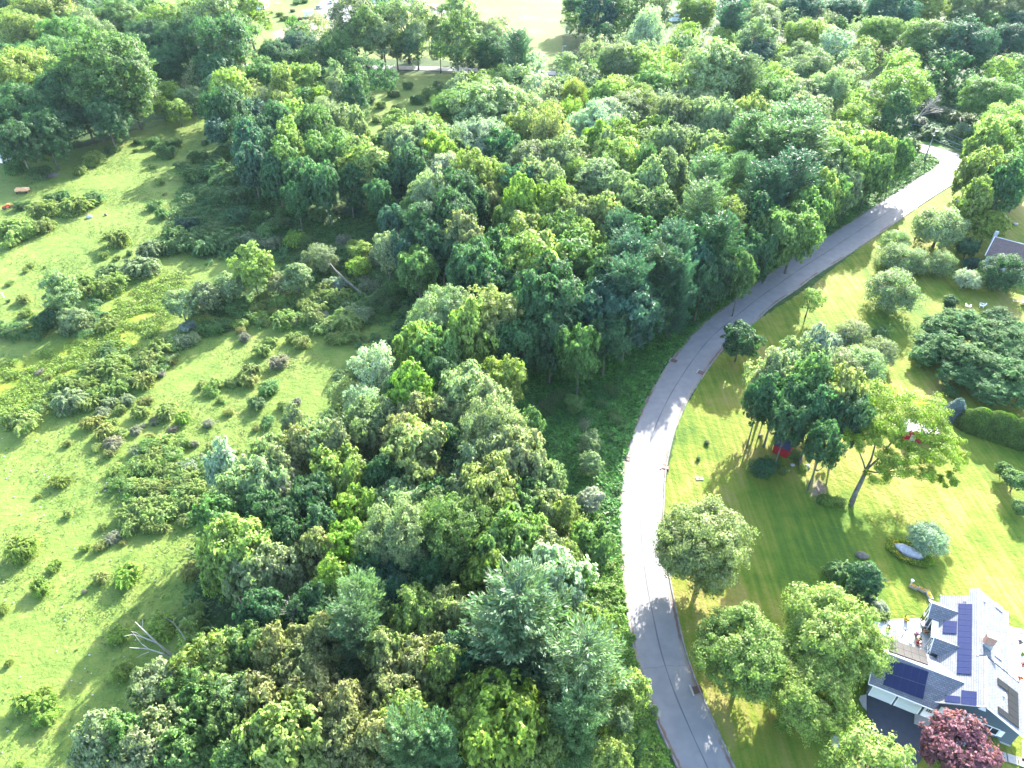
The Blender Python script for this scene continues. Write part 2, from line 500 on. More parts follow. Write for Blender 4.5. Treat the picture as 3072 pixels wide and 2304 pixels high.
def resample(P, n):
    d = np.r_[0, np.cumsum(np.hypot(*np.diff(P, axis=0).T))]
    t = np.linspace(0, d[-1], n)
    return np.column_stack([np.interp(t, d, P[:, 0]), np.interp(t, d, P[:, 1])])
SL, SR = smooth_line(RL), smooth_line(RR)
L2 = resample(SL, 260)
# pair each left point with the nearest right point, kept in order
idx = []
last = 0
for q in L2:
    d = np.hypot(SR[last:, 0] - q[0], SR[last:, 1] - q[1])
    w = d[:40]
    last += int(np.argmin(w)); idx.append(last)
idx = np.array(idx, float)
idx = np.convolve(np.r_[[idx[0]] * 4, idx, [idx[-1]] * 4], np.ones(9) / 9, 'valid')
R2 = np.column_stack([np.interp(idx, np.arange(len(SR)), SR[:, 0]), np.interp(idx, np.arange(len(SR)), SR[:, 1])])
R2[-1] = SR[-1]
def ribbon(name, fa, fb, z, m, n=8, crown=0.0, uv=True):
    N = len(L2)
    V, UV = [], []
    Lx = np.r_[0, np.cumsum(np.hypot(*np.diff(L2, axis=0).T))]
    for i in range(N):
        for k in range(n + 1):
            t = fa + (fb - fa) * k / n
            p = L2[i] * (1 - t) + R2[i] * t
            V.append((p[0], p[1], z + crown * (1 - (2 * t - 1) ** 2))); UV.append((t, Lx[i]))
    ii = np.arange(N * (n + 1)).reshape(N, n + 1)
    F = np.stack([ii[:-1, :-1].ravel(), ii[:-1, 1:].ravel(), ii[1:, 1:].ravel(), ii[1:, :-1].ravel()], 1)
    me = mesh_np(name, V, F, True)
    u = me.uv_layers.new(name='UVMap')
    UV = np.array(UV, np.float32)[F.ravel()]
    u.data.foreach_set('uv', UV.ravel())
    return tag(put(name, me, m), kind='structure')
def road_mat():
    m = bpy.data.materials.new('old_asphalt'); m.use_nodes = True
    nt = m.node_tree; b = nt.nodes['Principled BSDF']; L = nt.links.new
    tc = nt.nodes.new('ShaderNodeTexCoord'); sep = nt.nodes.new('ShaderNodeSeparateXYZ'); L(tc.outputs['UV'], sep.inputs[0])
    n1 = nt.nodes.new('ShaderNodeTexNoise'); n1.inputs['Scale'].default_value = .6; n1.inputs['Detail'].default_value = 8; L(tc.outputs['Object'], n1.inputs[0])
    n2 = nt.nodes.new('ShaderNodeTexNoise'); n2.inputs['Scale'].default_value = 12; n2.inputs['Detail'].default_value = 4; L(tc.outputs['Object'], n2.inputs[0])
    r = nt.nodes.new('ShaderNodeValToRGB'); e = r.color_ramp.elements
    e[0].position = .3; e[0].color = (.14, .14, .148, 1); e[1].position = .72; e[1].color = (.205, .20, .197, 1)
    a = nt.nodes.new('ShaderNodeMath'); a.operation = 'MULTIPLY_ADD'; a.inputs[1].default_value = .35
    L(n2.outputs[0], a.inputs[0]); mm = nt.nodes.new('ShaderNodeMath'); mm.operation = 'MULTIPLY'; mm.inputs[1].default_value = .65; L(n1.outputs[0], mm.inputs[0]); L(mm.outputs[0], a.inputs[2])
    L(a.outputs[0], r.inputs[0])
    # sandy, leaf-strewn gutters at both edges; brown litter in places on the wood side
    ed = nt.nodes.new('ShaderNodeMath'); ed.operation = 'SUBTRACT'; L(sep.outputs[0], ed.inputs[0]); ed.inputs[1].default_value = .5
    ab = nt.nodes.new('ShaderNodeMath'); ab.operation = 'ABSOLUTE'; L(ed.outputs[0], ab.inputs[0])
    n3 = nt.nodes.new('ShaderNodeTexNoise'); n3.inputs['Scale'].default_value = 1.2; n3.inputs['Detail'].default_value = 8; L(tc.outputs['Object'], n3.inputs[0])
    ad = nt.nodes.new('ShaderNodeMath'); ad.operation = 'MULTIPLY_ADD'; ad.inputs[1].default_value = .09; L(n3.outputs[0], ad.inputs[0]); L(ab.outputs[0], ad.inputs[2])
    mr = nt.nodes.new('ShaderNodeMapRange'); mr.inputs['From Min'].default_value = .485; mr.inputs['From Max'].default_value = .505; L(ad.outputs[0], mr.inputs[0])
    n4 = nt.nodes.new('ShaderNodeTexNoise'); n4.inputs['Scale'].default_value = .12; n4.inputs['Detail'].default_value = 3; L(tc.outputs['Object'], n4.inputs[0])
    r2 = nt.nodes.new('ShaderNodeValToRGB'); e = r2.color_ramp.elements
    e[0].position = .45; e[0].color = (.20, .18, .155, 1); e[1].position = .58; e[1].color = (.13, .08, .06, 1); L(n4.outputs[0], r2.inputs[0])
    mx = nt.nodes.new('ShaderNodeMix'); mx.data_type = 'RGBA'; L(mr.outputs[0], mx.inputs[0]); L(r.outputs[0], mx.inputs[6]); L(r2.outputs[0], mx.inputs[7])
    L(mx.outputs[2], b.inputs['Base Color']); b.inputs['Roughness'].default_value = .75; b.inputs['Specular IOR Level'].default_value = .35
    bp = nt.nodes.new('ShaderNodeBump'); bp.inputs['Strength'].default_value = .15; bp.inputs['Distance'].default_value = .02; L(n2.outputs[0], bp.inputs['Height']); L(bp.outputs[0], b.inputs['Normal'])
    return m
M['road'] = road_mat()
ribbon('road', 0, 1, 0.03, M['road'], 8, 0.06)
# low asphalt kerbs along both edges
def kerb(P, side, name):
    mb = []
    T = np.gradient(P, axis=0); T /= np.linalg.norm(T, axis=1)[:, None] + 1e-9
    Nn = np.column_stack([-T[:, 1], T[:, 0]]) * side
    V = []
    prof = [(0, .0), (.02, .10), (.10, .13), (.20, .12), (.30, .0)]
    for i in range(len(P)):
        for (o, z) in prof:
            q = P[i] + Nn[i] * o
            V.append((q[0], q[1], z + .01))
    n = len(prof)
    ii = np.arange(len(P) * n).reshape(len(P), n)
    F = np.stack([ii[:-1, :-1].ravel(), ii[:-1, 1:].ravel(), ii[1:, 1:].ravel(), ii[1:, :-1].ravel()], 1)
    return tag(put(name, mesh_np(name, V, F, True), M['kerb']), kind='structure')
M['kerb'] = mat('kerb', (.17, .165, .16), .85, .2, var=.35, scale=1.5)
kerb(L2, 1, 'kerb'); kerb(R2, -1, 'kerb')
# tar seam along the middle and some cracks across
rg = random.Random(4)
mb = MB()
Cn = [(L2[i] * (1 - .51 - .012 * math.sin(i * .11)) + R2[i] * (.51 + .012 * math.sin(i * .11))) for i in range(len(L2) - 30)]
for i in range(len(Cn) - 1):
    a, b_ = Cn[i], Cn[i + 1]
    d = (b_ - a) / (np.linalg.norm(b_ - a) + 1e-9); nrm = np.array([-d[1], d[0]])
    w0 = .05 + .06 * abs(math.sin(i * .37)) ; w1 = .05 + .06 * abs(math.sin((i + 1) * .37))
    mb.add([(*(a - nrm * w0), .096), (*(a + nrm * w0), .096), (*(b_ + nrm * w1), .096), (*(b_ - nrm * w1), .096)], [(0, 3, 2, 1)])
tag(mb.build('tar_seam', M['tar']), kind='structure')
mb = MB()
for i in (18, 34, 52, 75, 96, 121, 140, 163):
    pts = []
    for k in range(13):
        t = .04 + .92 * k / 12
        ci = i + rg.uniform(-.12, .12)
        i0 = int(ci); f = ci - i0
        p = (L2[i0] * (1 - f) + L2[i0 + 1] * f) * (1 - t) + (R2[i0] * (1 - f) + R2[i0 + 1] * f) * t
        pts.append((p[0], p[1], .034 + .06 * (1 - (2 * t - 1) ** 2)))
    for a, b_ in zip(pts[:-1], pts[1:]):
        d = np.array([b_[0] - a[0], b_[1] - a[1]]); d /= np.linalg.norm(d); n_ = np.array([-d[1], d[0]]) * .02
        mb.add([(a[0] - n_[0], a[1] - n_[1], a[2]), (b_[0] - n_[0], b_[1] - n_[1], b_[2]), (b_[0] + n_[0], b_[1] + n_[1], b_[2]), (a[0] + n_[0], a[1] + n_[1], a[2])], [(0, 1, 2, 3)])
tag(mb.build('road_crack', M['tar']), kind='structure')

# the far road beyond the wood
fa = [atD(-300, 152), atD(200, 146), atD(545, 141), atD(900, 147), atD(1100, 154), atD(1205, 158), atD(1500, 170)]
mb = MB()
for a, b_ in zip(fa[:-1], fa[1:]):
    mb.add([(a[0], a[1] - 3, .06), (b_[0], b_[1] - 3, .06), (b_[0], b_[1] + 3, .06), (a[0], a[1] + 3, .06)], [(0, 1, 2, 3)])
tag(mb.build('far_road', mat('pale_road', (.2, .2, .2), .8, .2, var=.1)), kind='structure')

# ------------------------------------------------------------------ foliage builders
def unit(v):
    return v / (np.linalg.norm(v, axis=1, keepdims=True) + 1e-9)
def rdir(g, n):
    return unit(g.normal(size=(n, 3)))
def cards(g, P, Nn, length, width, fold=.25, along=None):
    """leaf sprays: bent kites of 4 points centred on P facing Nn"""
    n = len(P)
    if along is None:
        along = rdir(g, n)
    T = unit(along - Nn * np.sum(along * Nn, 1, keepdims=True))
    B = np.cross(Nn, T)
    l = length * g.uniform(.5, 1.5, (n, 1)); w = width * g.uniform(.5, 1.5, (n, 1))
    o = g.uniform(-.25, .25, (n, 1))
    a = P - T * l * .5
    c = P + T * l * .5
    b = P + T * l * o + B * w * .5 + Nn * w * fold
    d = P - T * l * o - B * w * .5 + Nn * w * fold
    V = np.stack([a, b, c, d], 1).reshape(-1, 3)
    F = np.arange(4 * n, dtype=np.int32).reshape(n, 4)
    return V, F
def join(parts):
    Vs, Fs, o = [], [], 0
    for V, F in parts:
        Vs.append(V); Fs.append(F + o); o += len(V)
    return np.concatenate(Vs), np.concatenate(Fs)

def crown_points(g, n, R, Rv, n_lobe, lobe, gap=.0, sub=14, subr=.34, low=-.6, flat=1.0):
    """cauliflower crown about the origin: lobes carry twig clusters, clusters carry leaves"""
    D = rdir(g, n_lobe * 4)
    D = D[D[:, 2] > low][:n_lobe]
    rr = g.uniform(.48, .86, (len(D), 1))
    Lc = D * rr * np.array([R, R, Rv])
    prof = 1 - .25 * np.clip(-Lc[:, 2:] / Rv, 0, 1)
    Lc[:, :2] *= prof
    Lr = lobe * R * g.uniform(.65, 1.25, len(D))
    if gap > 0:
        keep = g.uniform(size=len(D)) > gap; Lc, Lr = Lc[keep], Lr[keep]
    k = len(Lc)
    sd = rdir(g, k * sub); sd[:, 2] = np.abs(sd[:, 2]) * np.where(g.uniform(size=k * sub) < .78, 1, -1); 
    li = np.repeat(np.arange(k), sub)
    sc = Lc[li] + sd * Lr[li, None] * g.uniform(.8, 1.1, (k * sub, 1)) * np.array([1, 1, .85 * flat])
    # drop clusters buried in the crown
    rel = sc / np.array([R, R, Rv]); dep = np.linalg.norm(rel, axis=1)
    keep = dep > .45
    sc, sd, li = sc[keep], sd[keep], li[keep]
    ci = g.integers(0, len(sc), n)
    off = rdir(g, n) * (g.uniform(size=(n, 1)) ** .5)
    sr = subr * Lr[li[ci], None] * g.uniform(.8, 1.2, (n, 1))
    P = sc[ci] + off * sr * np.array([1, 1, .75])
    out = unit(P / np.array([R, R, Rv]))
    Nn = unit(off * .7 + sd[ci] * .5 + out * .3 + rdir(g, n) * .65 + np.array([0, 0, .35]))
    return P, Nn, Lc

def limb_skeleton(mb, base, top, Lc, g, r0, nl=7):
    base, top = np.array(base, float), np.array(top, float)
    k = 5
    pts = []
    for i in range(k + 1):
        t = i / k
        q = base * (1 - t) + top * t + np.array([math.sin(t * 5) * r0 * .6, math.cos(t * 4) * r0 * .5 - r0 * .5, 0]) * t
        pts.append(q)
    rad = [r0 * (1 - .65 * i / k) for i in range(k + 1)]; rad[0] *= 1.35
    mb.tube(pts, rad, 7)
    sel = g.permutation(len(Lc))[:nl]
    for j in sel:
        t = g.uniform(.35, .95); s = base * (1 - t) + top * t
        e = Lc[j]
        mid = (s + e) / 2 + np.array([0, 0, -.08 * np.linalg.norm(e - s)])
        rr = r0 * (1 - .65 * t) * .55
        mb.tube([s, mid, e], [rr, rr * .7, rr * .3], 5)

TPL = {}
def tpl_broad(key, seed, R, n, n_lobe, lobe, leaf, gap=0, ratio=.95, clear=.35, low=-.65, nl=8, subr=.34, wl=.62):
    g = np.random.default_rng(seed)
    Rv = R * ratio
    P, Nn, Lc = crown_points(g, n, R, Rv, n_lobe, lobe, gap, low=low, subr=subr)
    V, F = cards(g, P, Nn, leaf, leaf * wl)
    cz = R * clear + Rv * .85
    V[:, 2] += cz; Lc2 = Lc + np.array([0, 0, cz])
    mb = MB(); limb_skeleton(mb, (0, 0, -.3), (0, 0, cz + Rv * .35), Lc2, g, R * .05, nl)
    TPL[key] = dict(crown=mesh_np('crown', V, F), trunk=mb.mesh('trunk', True), R=R, Rv=Rv, cz=cz)

for i in range(4):
    tpl_broad('B%d' % i, 11 + i, 6.0, 24000, 66, .30, .40)
for i in range(2):
    tpl_broad('K%d' % i, 31 + i, 6.0, 24000, 60, .30, .40, ratio=.82)
for i in range(3):
    tpl_broad('M%d' % i, 41 + i, 3.5, 10000, 42, .33, .36)
for i in range(3):
    tpl_broad('T%d' % i, 51 + i, 4.0, 13000, 56, .32, .38, ratio=1.5, clear=.3)
for i in range(3):
    tpl_broad('L%d' % i, 61 + i, 5.0, 8000, 44, .27, .36, gap=.12, ratio=1.05, clear=.6, nl=22, subr=.42)
for i in range(3):
    tpl_broad('Z%d' % i, 21 + i, 8.5, 52000, 130, .21, .36, gap=.04, ratio=.86, clear=.28, low=-.75, nl=14, subr=.42)
for i in range(2):
    tpl_broad('G%d' % i, 71 + i, 4.5, 15000, 70, .26, .34, ratio=.72, clear=.05, low=-.8, nl=12, subr=.5, wl=.4)
for i in range(2):
    tpl_broad('V%d' % i, 81 + i, 3.0, 7000, 30, .38, .36, ratio=2.2, clear=-.2, low=-.95)

def tpl_pine(key, seed, R, H, n, narrow=.0):
    g = np.random.default_rng(seed)
    P, A = [], []
    mb = MB()
    mb.tube([(0, 0, -.3), (.1, 0, H * .5), (0, .1, H * .98)], [.32, .2, .04], 7)
    z = H * .16
    while z < H * .99:
        t = (z / H - .16) / .84
        prof = (math.sqrt(max(0, 1 - ((t - .35) / .65) ** 2)) if t > .35 else .75 + .71 * t) + .04
        nb = g.integers(5, 8)
        ph0 = g.uniform(0, 6.28)
        for b in range(nb):
            ph = ph0 + 6.283 * b / nb + g.uniform(-.35, .35)
            Lb = R * prof * g.uniform(.65, 1.15)
            up = .12 + .75 * t
            m = max(3, int(Lb * 3.2))
            d = np.array([math.cos(ph), math.sin(ph), 0])
            end = np.array([0, 0, z]) + d * Lb + np.array([0, 0, up * Lb])
            mb.tube([(0, 0, z), tuple(np.array([0, 0, z]) + d * Lb * .5 + np.array([0, 0, up * Lb * .35])), tuple(end)], [.07, .05, .02], 4, False)
            for q in range(m):
                f = (q + .5) / m
                if f < .22: continue
                c = np.array([0, 0, z]) + d * Lb * f + np.array([0, 0, up * Lb * (f ** 1.5)])
                spread = .30 * Lb * (1 - .55 * f) + .15
                for w in range(6):
                    side = g.uniform(-1, 1)
                    perp = np.array([-d[1], d[0], 0])
                    cc = c + perp * side * spread + d * (-abs(side) * .15 * Lb + g.uniform(-.2, .2)) + np.array([0, 0, g.uniform(-.12, .2)])
                    dd = d * .75 + perp * side * .7 + np.array([0, 0, .55])
                    P.append(cc); A.append(dd)
        z += g.uniform(.45, .75)
    P = np.array(P); A = unit(np.array(A))
    k = max(1, n // len(P))
    P2 = np.repeat(P, k, 0) + rdir(g, len(P) * k) * .22
    A2 = unit(np.repeat(A, k, 0) + rdir(g, len(P) * k) * .45)
    Nn = unit(np.cross(A2, rdir(g, len(P2))) + np.array([0, 0, .4]))
    V, F = cards(g, P2, Nn, .55, .17, .1, A2)
    TPL[key] = dict(crown=mesh_np('crown', V, F), trunk=mb.mesh('trunk', True), R=R, Rv=H * .42, cz=H * .55, H=H)
tpl_pine('P0', 5, 5.4, 17, 26000)
tpl_pine('P1', 6, 5.0, 16.5, 26000)
tpl_pine('P2', 7, 5.8, 16, 28000)

def tpl_shrub(key, seed, R, H, canes, leaf, n_fill):
    """arching canes thrown out from several crowns"""
    g = np.random.default_rng(seed)
    parts = []
    P, A, Nn = [], [], []
    hubs = np.column_stack([g.normal(0, R * .30, 7), g.normal(0, R * .30, 7)])
    for c in range(canes):
        h = hubs[g.integers(0, 7)]
        ph = g.uniform(0, 6.283); Lh = R * g.uniform(.35, .8); hh = H * g.uniform(.55, 1.1)
        m = 16
        t = np.linspace(.12, 1, m)
        x = h[0] + math.cos(ph) * Lh * t; y = h[1] + math.sin(ph) * Lh * t
        z = hh * (np.sin(t * 2.45)) * 1.0
        q = np.column_stack([x, y, np.maximum(z, .08)])
        tg = np.gradient(q, axis=0)
        for w in range(3):
            P.append(q + rdir(g, m) * .10); A.append(unit(tg) + rdir(g, m) * .45)
    P = np.concatenate(P); A = unit(np.concatenate(A))
    Nn = unit(np.cross(A, rdir(g, len(P))) * .6 + np.array([0, 0, .9]) + unit(P) * .3)
    V1 = cards(g, P, Nn, leaf, leaf * .38, .2, A)
    D = rdir(g, n_fill); D[:, 2] = np.abs(D[:, 2])
    Pf = D * g.uniform(.35, .85, (n_fill, 1)) * np.array([R, R, H * .85]) + np.array([0, 0, .05])
    V2 = cards(g, Pf, unit(D + rdir(g, n_fill) * .8), leaf * .8, leaf * .5)
    V, F = join([V1, V2])
    TPL[key] = dict(crown=mesh_np('shrub', V, F), R=R, Rv=H, cz=0)
for i in range(5):
    tpl_shrub('S%d' % i, 91 + i, 2.0, 1.7, 120, .34, 900)

def tpl_dead(key, seed, H=9.0, spread=.9, depth_=5, r0=.16):
    g = random.Random(seed)
    mb = MB()
    def grow(p, d, l, r, k):
        q = p + d * l * .5 + Vector((g.uniform(-.06, .06), g.uniform(-.06, .06), g.uniform(-.04, .04))) * l
        e = p + d * l
        mb.tube([p, q, e], [r, r * .85, r * .66], 5 if k > 2 else 3, False)
        if k == 0: return
        for j in range(3 if k > 1 else 4):
            a = Vector((g.uniform(-1, 1), g.uniform(-1, 1), g.uniform(-.5, .9)))
            nd = (d + a * spread * .75).normalized()
            st = p + (e - p) * g.uniform(.55, 1.0)
            grow(st, nd, l * g.uniform(.6, .82), r * .6, k - 1)
    grow(Vector((0, 0, -.2)), Vector((.05, 0, 1)).normalized(), H * .36, r0, depth_)
    TPL[key] = dict(wood=mb.mesh('branches', True), H=H)
for i in range(4):
    tpl_dead('D%d' % i, 101 + i)

# albedo of the foliage by letter
TONE = dict(d=(.055, .125, .052), g=(.108, .190, .058), y=(.205, .275, .070), s=(.195, .245, .120), o=(.205, .230, .088),
            b=(.045, .110, .075), v=(.19, .275, .045), w=(.29, .35, .26), p=(.20, .085, .11), k=(.22, .225, .15), r=(.24, .26, .07))
TWORD = dict(d='dark green', g='mid green', y='yellow-green', s='grey-green', o='olive green', b='bluish dark green', v='bright lime green',
             w='silvery pale', p='purple-leaved', k='greyish', r='yellowish')
TREES = []       # (object, D position, tone, kind word, radius, px)
def jit(c, g, a=.14):
    q = g.uniform(1 - a, 1 + a)
    return tuple(max(.005, v * q * g.uniform(1 - a * .5, 1 + a * .5)) for v in c) + (1,)

grow_rng = random.Random(77)
KW = dict(Z='tree', B='tree', K='tree', M='tree', T='tree', L='tree', G='tree', V='tree', P='pine', S='shrub', D='tree')
FORM = dict(Z='massive spreading', B='rounded', K='broad', M='round', T='tall', L='open', G='willowy', V='vine-covered', P='feathery', S='arching')
MASS = []
SMALL_CUT = 30.5
def place_tree(x, y, r, tone, kind, forest=True, zc=None, label=None, cat=None):
    if forest and kind in 'BM' and r < SMALL_CUT and y < 330:
        MASS.append((x, y, r, tone)); return
    g = grow_rng
    key_kind = kind
    if kind == 'B':
        R_guess = r * K * depth(x * K, y * K, 9) / FPX
        if R_guess < 4.4: key_kind = 'M'
        elif R_guess > 6.2: key_kind = 'Z'
        elif g.random() < .35: key_kind = 'K'
    if key_kind == 'K' and r > 60: key_kind = 'Z'
    keys = [q for q in TPL if q[0] == key_kind]
    t = TPL[g.choice(keys)]
    R = (1.36 if forest else 1.08) * r * K * depth(x * K, y * K, 9) / FPX
    if kind == 'P':
        sx = R / t['R']; Hh = min(23, max(10, 13.5 + R * 1.3)); sz = Hh / t['H']
        cz = t['cz'] * sz
        base = atD(x, y, cz)
    else:
        ratio = t['Rv'] / t['R']
        sx = R / t['R']
        sz = sx * g.uniform(.92, 1.12)
        cz = t['cz'] * sz
        if forest:     # trees in a closed wood reach a common canopy
            top = {'T': 17, 'V': 12, 'L': 14}.get(kind, 14.6) + .35 * R
            czf = top - t['Rv'] * sz
            if czf > cz:
                f = min(1.9, czf / cz)
                if kind in 'BMKG':
                    want = cz * f
                    sz *= min(1.9, 1 + .92 * (f - 1)); cz = max(t['cz'] * sz, top - t['Rv'] * sz)
                else: sz *= min(f, 1.6); cz = t['cz'] * sz
        base = atD(x, y, cz)
    nm = {'P': 'pine_tree', 'G': 'olive_tree', 'V': 'vine_covered_tree', 'T': 'tall_tree', 'L': 'open_crowned_tree'}.get(kind, 'broadleaf_tree')
    root = empty(nm, (base[0], base[1], 0))
    col = TONE[tone]
    if kind == 'P': col = {'s': (.125, .205, .095), 'g': (.095, .175, .065), 'd': (.055, .12, .055), 'b': (.055, .125, .075)}[tone]
    c = put('crown', t['crown'], M['needle' if kind == 'P' else ('broad_leaf' if kind == 'U' else 'leaf')], root, color=jit(col, g))
    w = put('trunk', t['trunk'], M['bark'], root)
    rz = g.uniform(0, 6.283)
    lift = cz - t['cz'] * sz
    for o in (c, w):
        o.rotation_euler = (0, 0, rz)
    c.scale = (sx, sx, sz); c.location = (0, 0, lift)
    w.scale = (sx, sx, cz / t['cz'])
    if kind != 'P':
        c.rotation_euler = (g.uniform(-.08, .08), g.uniform(-.08, .08), rz)
        w.scale = (max(.7, min(1.4, sx)),) * 2 + (cz / t['cz'],)
        w.scale = (sx, sx, cz / t['cz'])
    TREES.append(dict(o=root, x=x, y=y, r=r, tone=tone, kind=kind, R=R, label=label, cat=cat or ('pine tree' if kind == 'P' else 'tree'), forest=forest))
    return root

def place_shrub(x, y, r, tone='g', hf=1.0, group='arching shrubs in the pasture', label=None):
    g = grow_rng
    t = TPL['S%d' % g.randrange(5)]
    R = r * K * depth(x * K, y * K, 1) / FPX * 1.32
    h = max(.5, min(3.2, R * .82 * hf * g.uniform(.85, 1.15)))
    b = atD(x, y + r * .12, h * .45)
    o = put('shrub', t['crown'], M['leaf'], color=jit(TONE[tone], g))
    o.location = (b[0], b[1], -.05)
    o.rotation_euler = (0, 0, g.uniform(0, 6.28))
    o.scale = (R / t['R'], R / t['R'] * g.uniform(.85, 1.1), h / t['Rv'])
    TREES.append(dict(o=o, x=x, y=y, r=r, tone=tone, kind='S', R=R, label=label, cat='shrub', forest=False, group=group))
    return o

def parse(s, fn, **kw):
    for item in s.split(';'):
        q = item.split()
        if not q: continue
        fn(float(q[0]), float(q[1]), float(q[2]), q[3][1] if len(q[3]) > 1 else q[3], q[3][0], **kw)

# ------------------------------------------------------------------ the woods: x y radius kind+tone, read off the photograph
parse("""60 8 45 Bd;130 10 42 Bd;175 20 30 Bg;215 15 30 Bd;250 5 25 Bd;290 -8 30 Bd;20 -5 40 Bb;113 28 35 Lo;70 55 40 By;25 70 40 By;140 60 40 By;182 62 35 Bs;60 85 45 By;105 90 40 By;
150 95 45 Bg;200 78 35 Bs;215 110 30 Bs;10 110 30 Bs;165 205 55 Bd;235 172 72 Bg;285 215 42 Bs;178 240 38 Bd;230 262 34 Bd;55 180 56 By;62 250 52 Bd;15 255 42 Bd;95 218 30 By;100 140 50 Bg;40 140 40 Bd;130 128 30 By;170 142 35 By;
5 200 36 Bb;100 300 34 Bd;40 315 36 Bd;-25 160 45 Bg;-30 250 50 Bd;-30 70 45 By;140 285 30 Bd""", place_tree)
parse("""256 50 35 Bg;326 25 25 Lg;365 62 44 By;376 97 40 Bd;328 87 40 Bd;252 108 25 Bs;300 116 35 Bd;360 140 34 Bd;405 140 30 Bd;290 60 28 Bs;
489 13 40 Lv;534 30 32 Ly;462 50 44 Ls;517 80 36 Lg;478 94 40 Ld;434 98 36 Ld;425 55 35 Lg;505 122 25 Lg;467 157 34 Bd;434 172 30 Bs;398 60 30 By;450 20 30 Ly;
642 66 20 Bg;685 76 30 Bs;644 109 32 Bb;681 105 30 Bd;725 114 32 Bg;762 46 38 Ls;784 74 35 Lg;817 46 32 Lg;828 88 32 Ls;877 46 40 Ls;925 66 20 Ts;993 44 38 Ls;986 90 36 Lg;
949 96 18 Ts;1047 90 36 Bs;1074 78 30 Bs;1063 122 36 Bd;1117 131 25 Pb;997 125 26 Bd;883 114 26 Bd;855 100 26 Lg;900 90 26 Ls;748 90 26 Ld;1020 70 28 Ls""", place_tree)
parse("""594 131 35 Bd;570 176 33 Bg;609 195 22 Ty;659 140 30 Bg;682 130 28 Bs;659 186 34 By;699 175 20 Bb;729 182 16 Ts;740 140 30 Bg;773 149 28 Bd;773 193 18 Tg;773 219 20 Td;736 214 20 Ts;823 175 30 Bd;
464 208 28 Bb;504 208 32 By;543 208 26 By;489 252 36 Bd;534 252 30 Bb;570 232 30 Bs;609 235 28 By;633 254 28 By;696 221 26 Bv;663 221 24 Bg;703 258 24 Ls;740 262 26 Bs;674 291 32 Bg;598 284 32 Bd;565 306 33 Bd;
624 326 24 Ty;692 321 28 Bs;729 317 28 Bg;773 280 16 Ts;543 332 28 Bb;587 346 26 Bd;545 362 30 Bb;625 368 30 Tg;690 356 28 Tg;735 344 30 Bg;795 372 40 Ty;700 405 28 Bd;655 398 28 Bd;600 395 25 Bd;
870 330 36 Bs;905 290 30 Bs;860 270 24 By;885 375 30 Bd;920 330 34 Bs;840 305 20 Bd;755 405 24 Bd;820 430 22 Bd;512 290 26 Bd;640 430 20 Bd;470 290 24 Bb;905 400 26 Bd;845 395 24 Bd""", place_tree)
parse("""1046 250 58 Ks;989 242 44 Bg;1111 247 46 Bs;1137 302 40 By;1189 258 30 Lv;1236 250 22 Lv;1280 281 44 Bw;1348 247 48 Bs;1337 318 34 Bv;1280 333 30 Bv;1195 328 46 Go;1228 362 42 Bs;1241 388 28 Gy;1033 315 48 Bw;981 328 34 Bs;
1093 332 30 Bd;1103 366 22 Bd;916 302 36 By;890 333 30 Bs;950 343 28 Bv;911 372 30 Ls;1020 398 40 By;960 403 36 Bw;1085 412 28 Ly;1145 372 44 Bs;1171 405 34 Bs;1124 416 30 Bb;1293 411 48 Bs;1332 372 44 By;1356 450 32 Bs;929 445 44 Bs;
981 440 38 Bd;898 463 26 Bg;1020 457 30 Bd;1057 450 25 Bo;1143 458 34 Bv;1197 461 38 Bv;1090 483 22 By;1124 503 20 By;1176 500 28 By;1241 484 34 Bo;1301 489 36 Bo;916 510 44 Bd;968 497 44 Bd;1010 541 38 Bo;955 543 40 Bd;
1137 545 44 Ty;1158 595 50 Ty;1111 582 36 Bg;1215 530 34 Bg;1262 543 35 By;1241 582 46 Tg;1293 595 36 Bg;1332 540 27 Pb;1346 585 34 Pb;1025 593 38 Bd;903 597 32 Bg;1060 620 36 Bd;1100 652 40 Bd;1150 690 42 Bd;1215 692 42 Td;
1290 682 44 Bb;1350 662 42 Pb;1190 745 36 Bd;1130 752 36 Bd;1252 775 34 Bg;1075 560 34 Bd;1300 640 40 Bd;1185 640 40 Td;1000 630 30 Bd;860 500 28 Bb;835 548 24 Bs;870 545 22 Bb;1310 735 34 Bd""", place_tree)
parse("""1400 315 30 Bs;1446 338 38 Bs;1487 315 30 Bs;1541 342 30 Bs;1323 356 30 Bs;1391 388 22 Pg;1446 392 32 Bs;1323 424 38 Bs;1405 424 34 Bs;1405 476 50 Bg;1550 374 32 Bv;1605 403 22 By;1523 425 36 Ps;1590 412 28 Ps;1514 487 40 Ps;
1577 506 40 By;1614 332 38 Pg;1668 360 46 Pg;1727 356 46 Ps;1704 424 46 Pb;1645 450 40 Pb;1772 392 38 Bs;1781 438 28 By;1718 506 38 Bg;1672 517 38 Bg;1541 562 40 Pd;1591 569 30 Bd;1364 606 38 Pb;1446 580 38 Pb;1423 630 40 Pd;1495 585 34 Bb;
1514 617 36 Bd;1455 642 34 Pb;1355 690 46 Bb;1550 597 32 Bd;1630 555 28 Bd;1600 600 22 Bg;1480 540 38 Bd;1380 540 40 Bd;1640 500 34 Bd;1750 470 30 Bg;1800 372 34 Bg;1840 377 30 By;1880 382 25 Bg;1830 412 25 Bs;1792 432 28 Bg;1762 464 24 Bg;1565 450 28 By;1410 665 34 Bd""", place_tree)
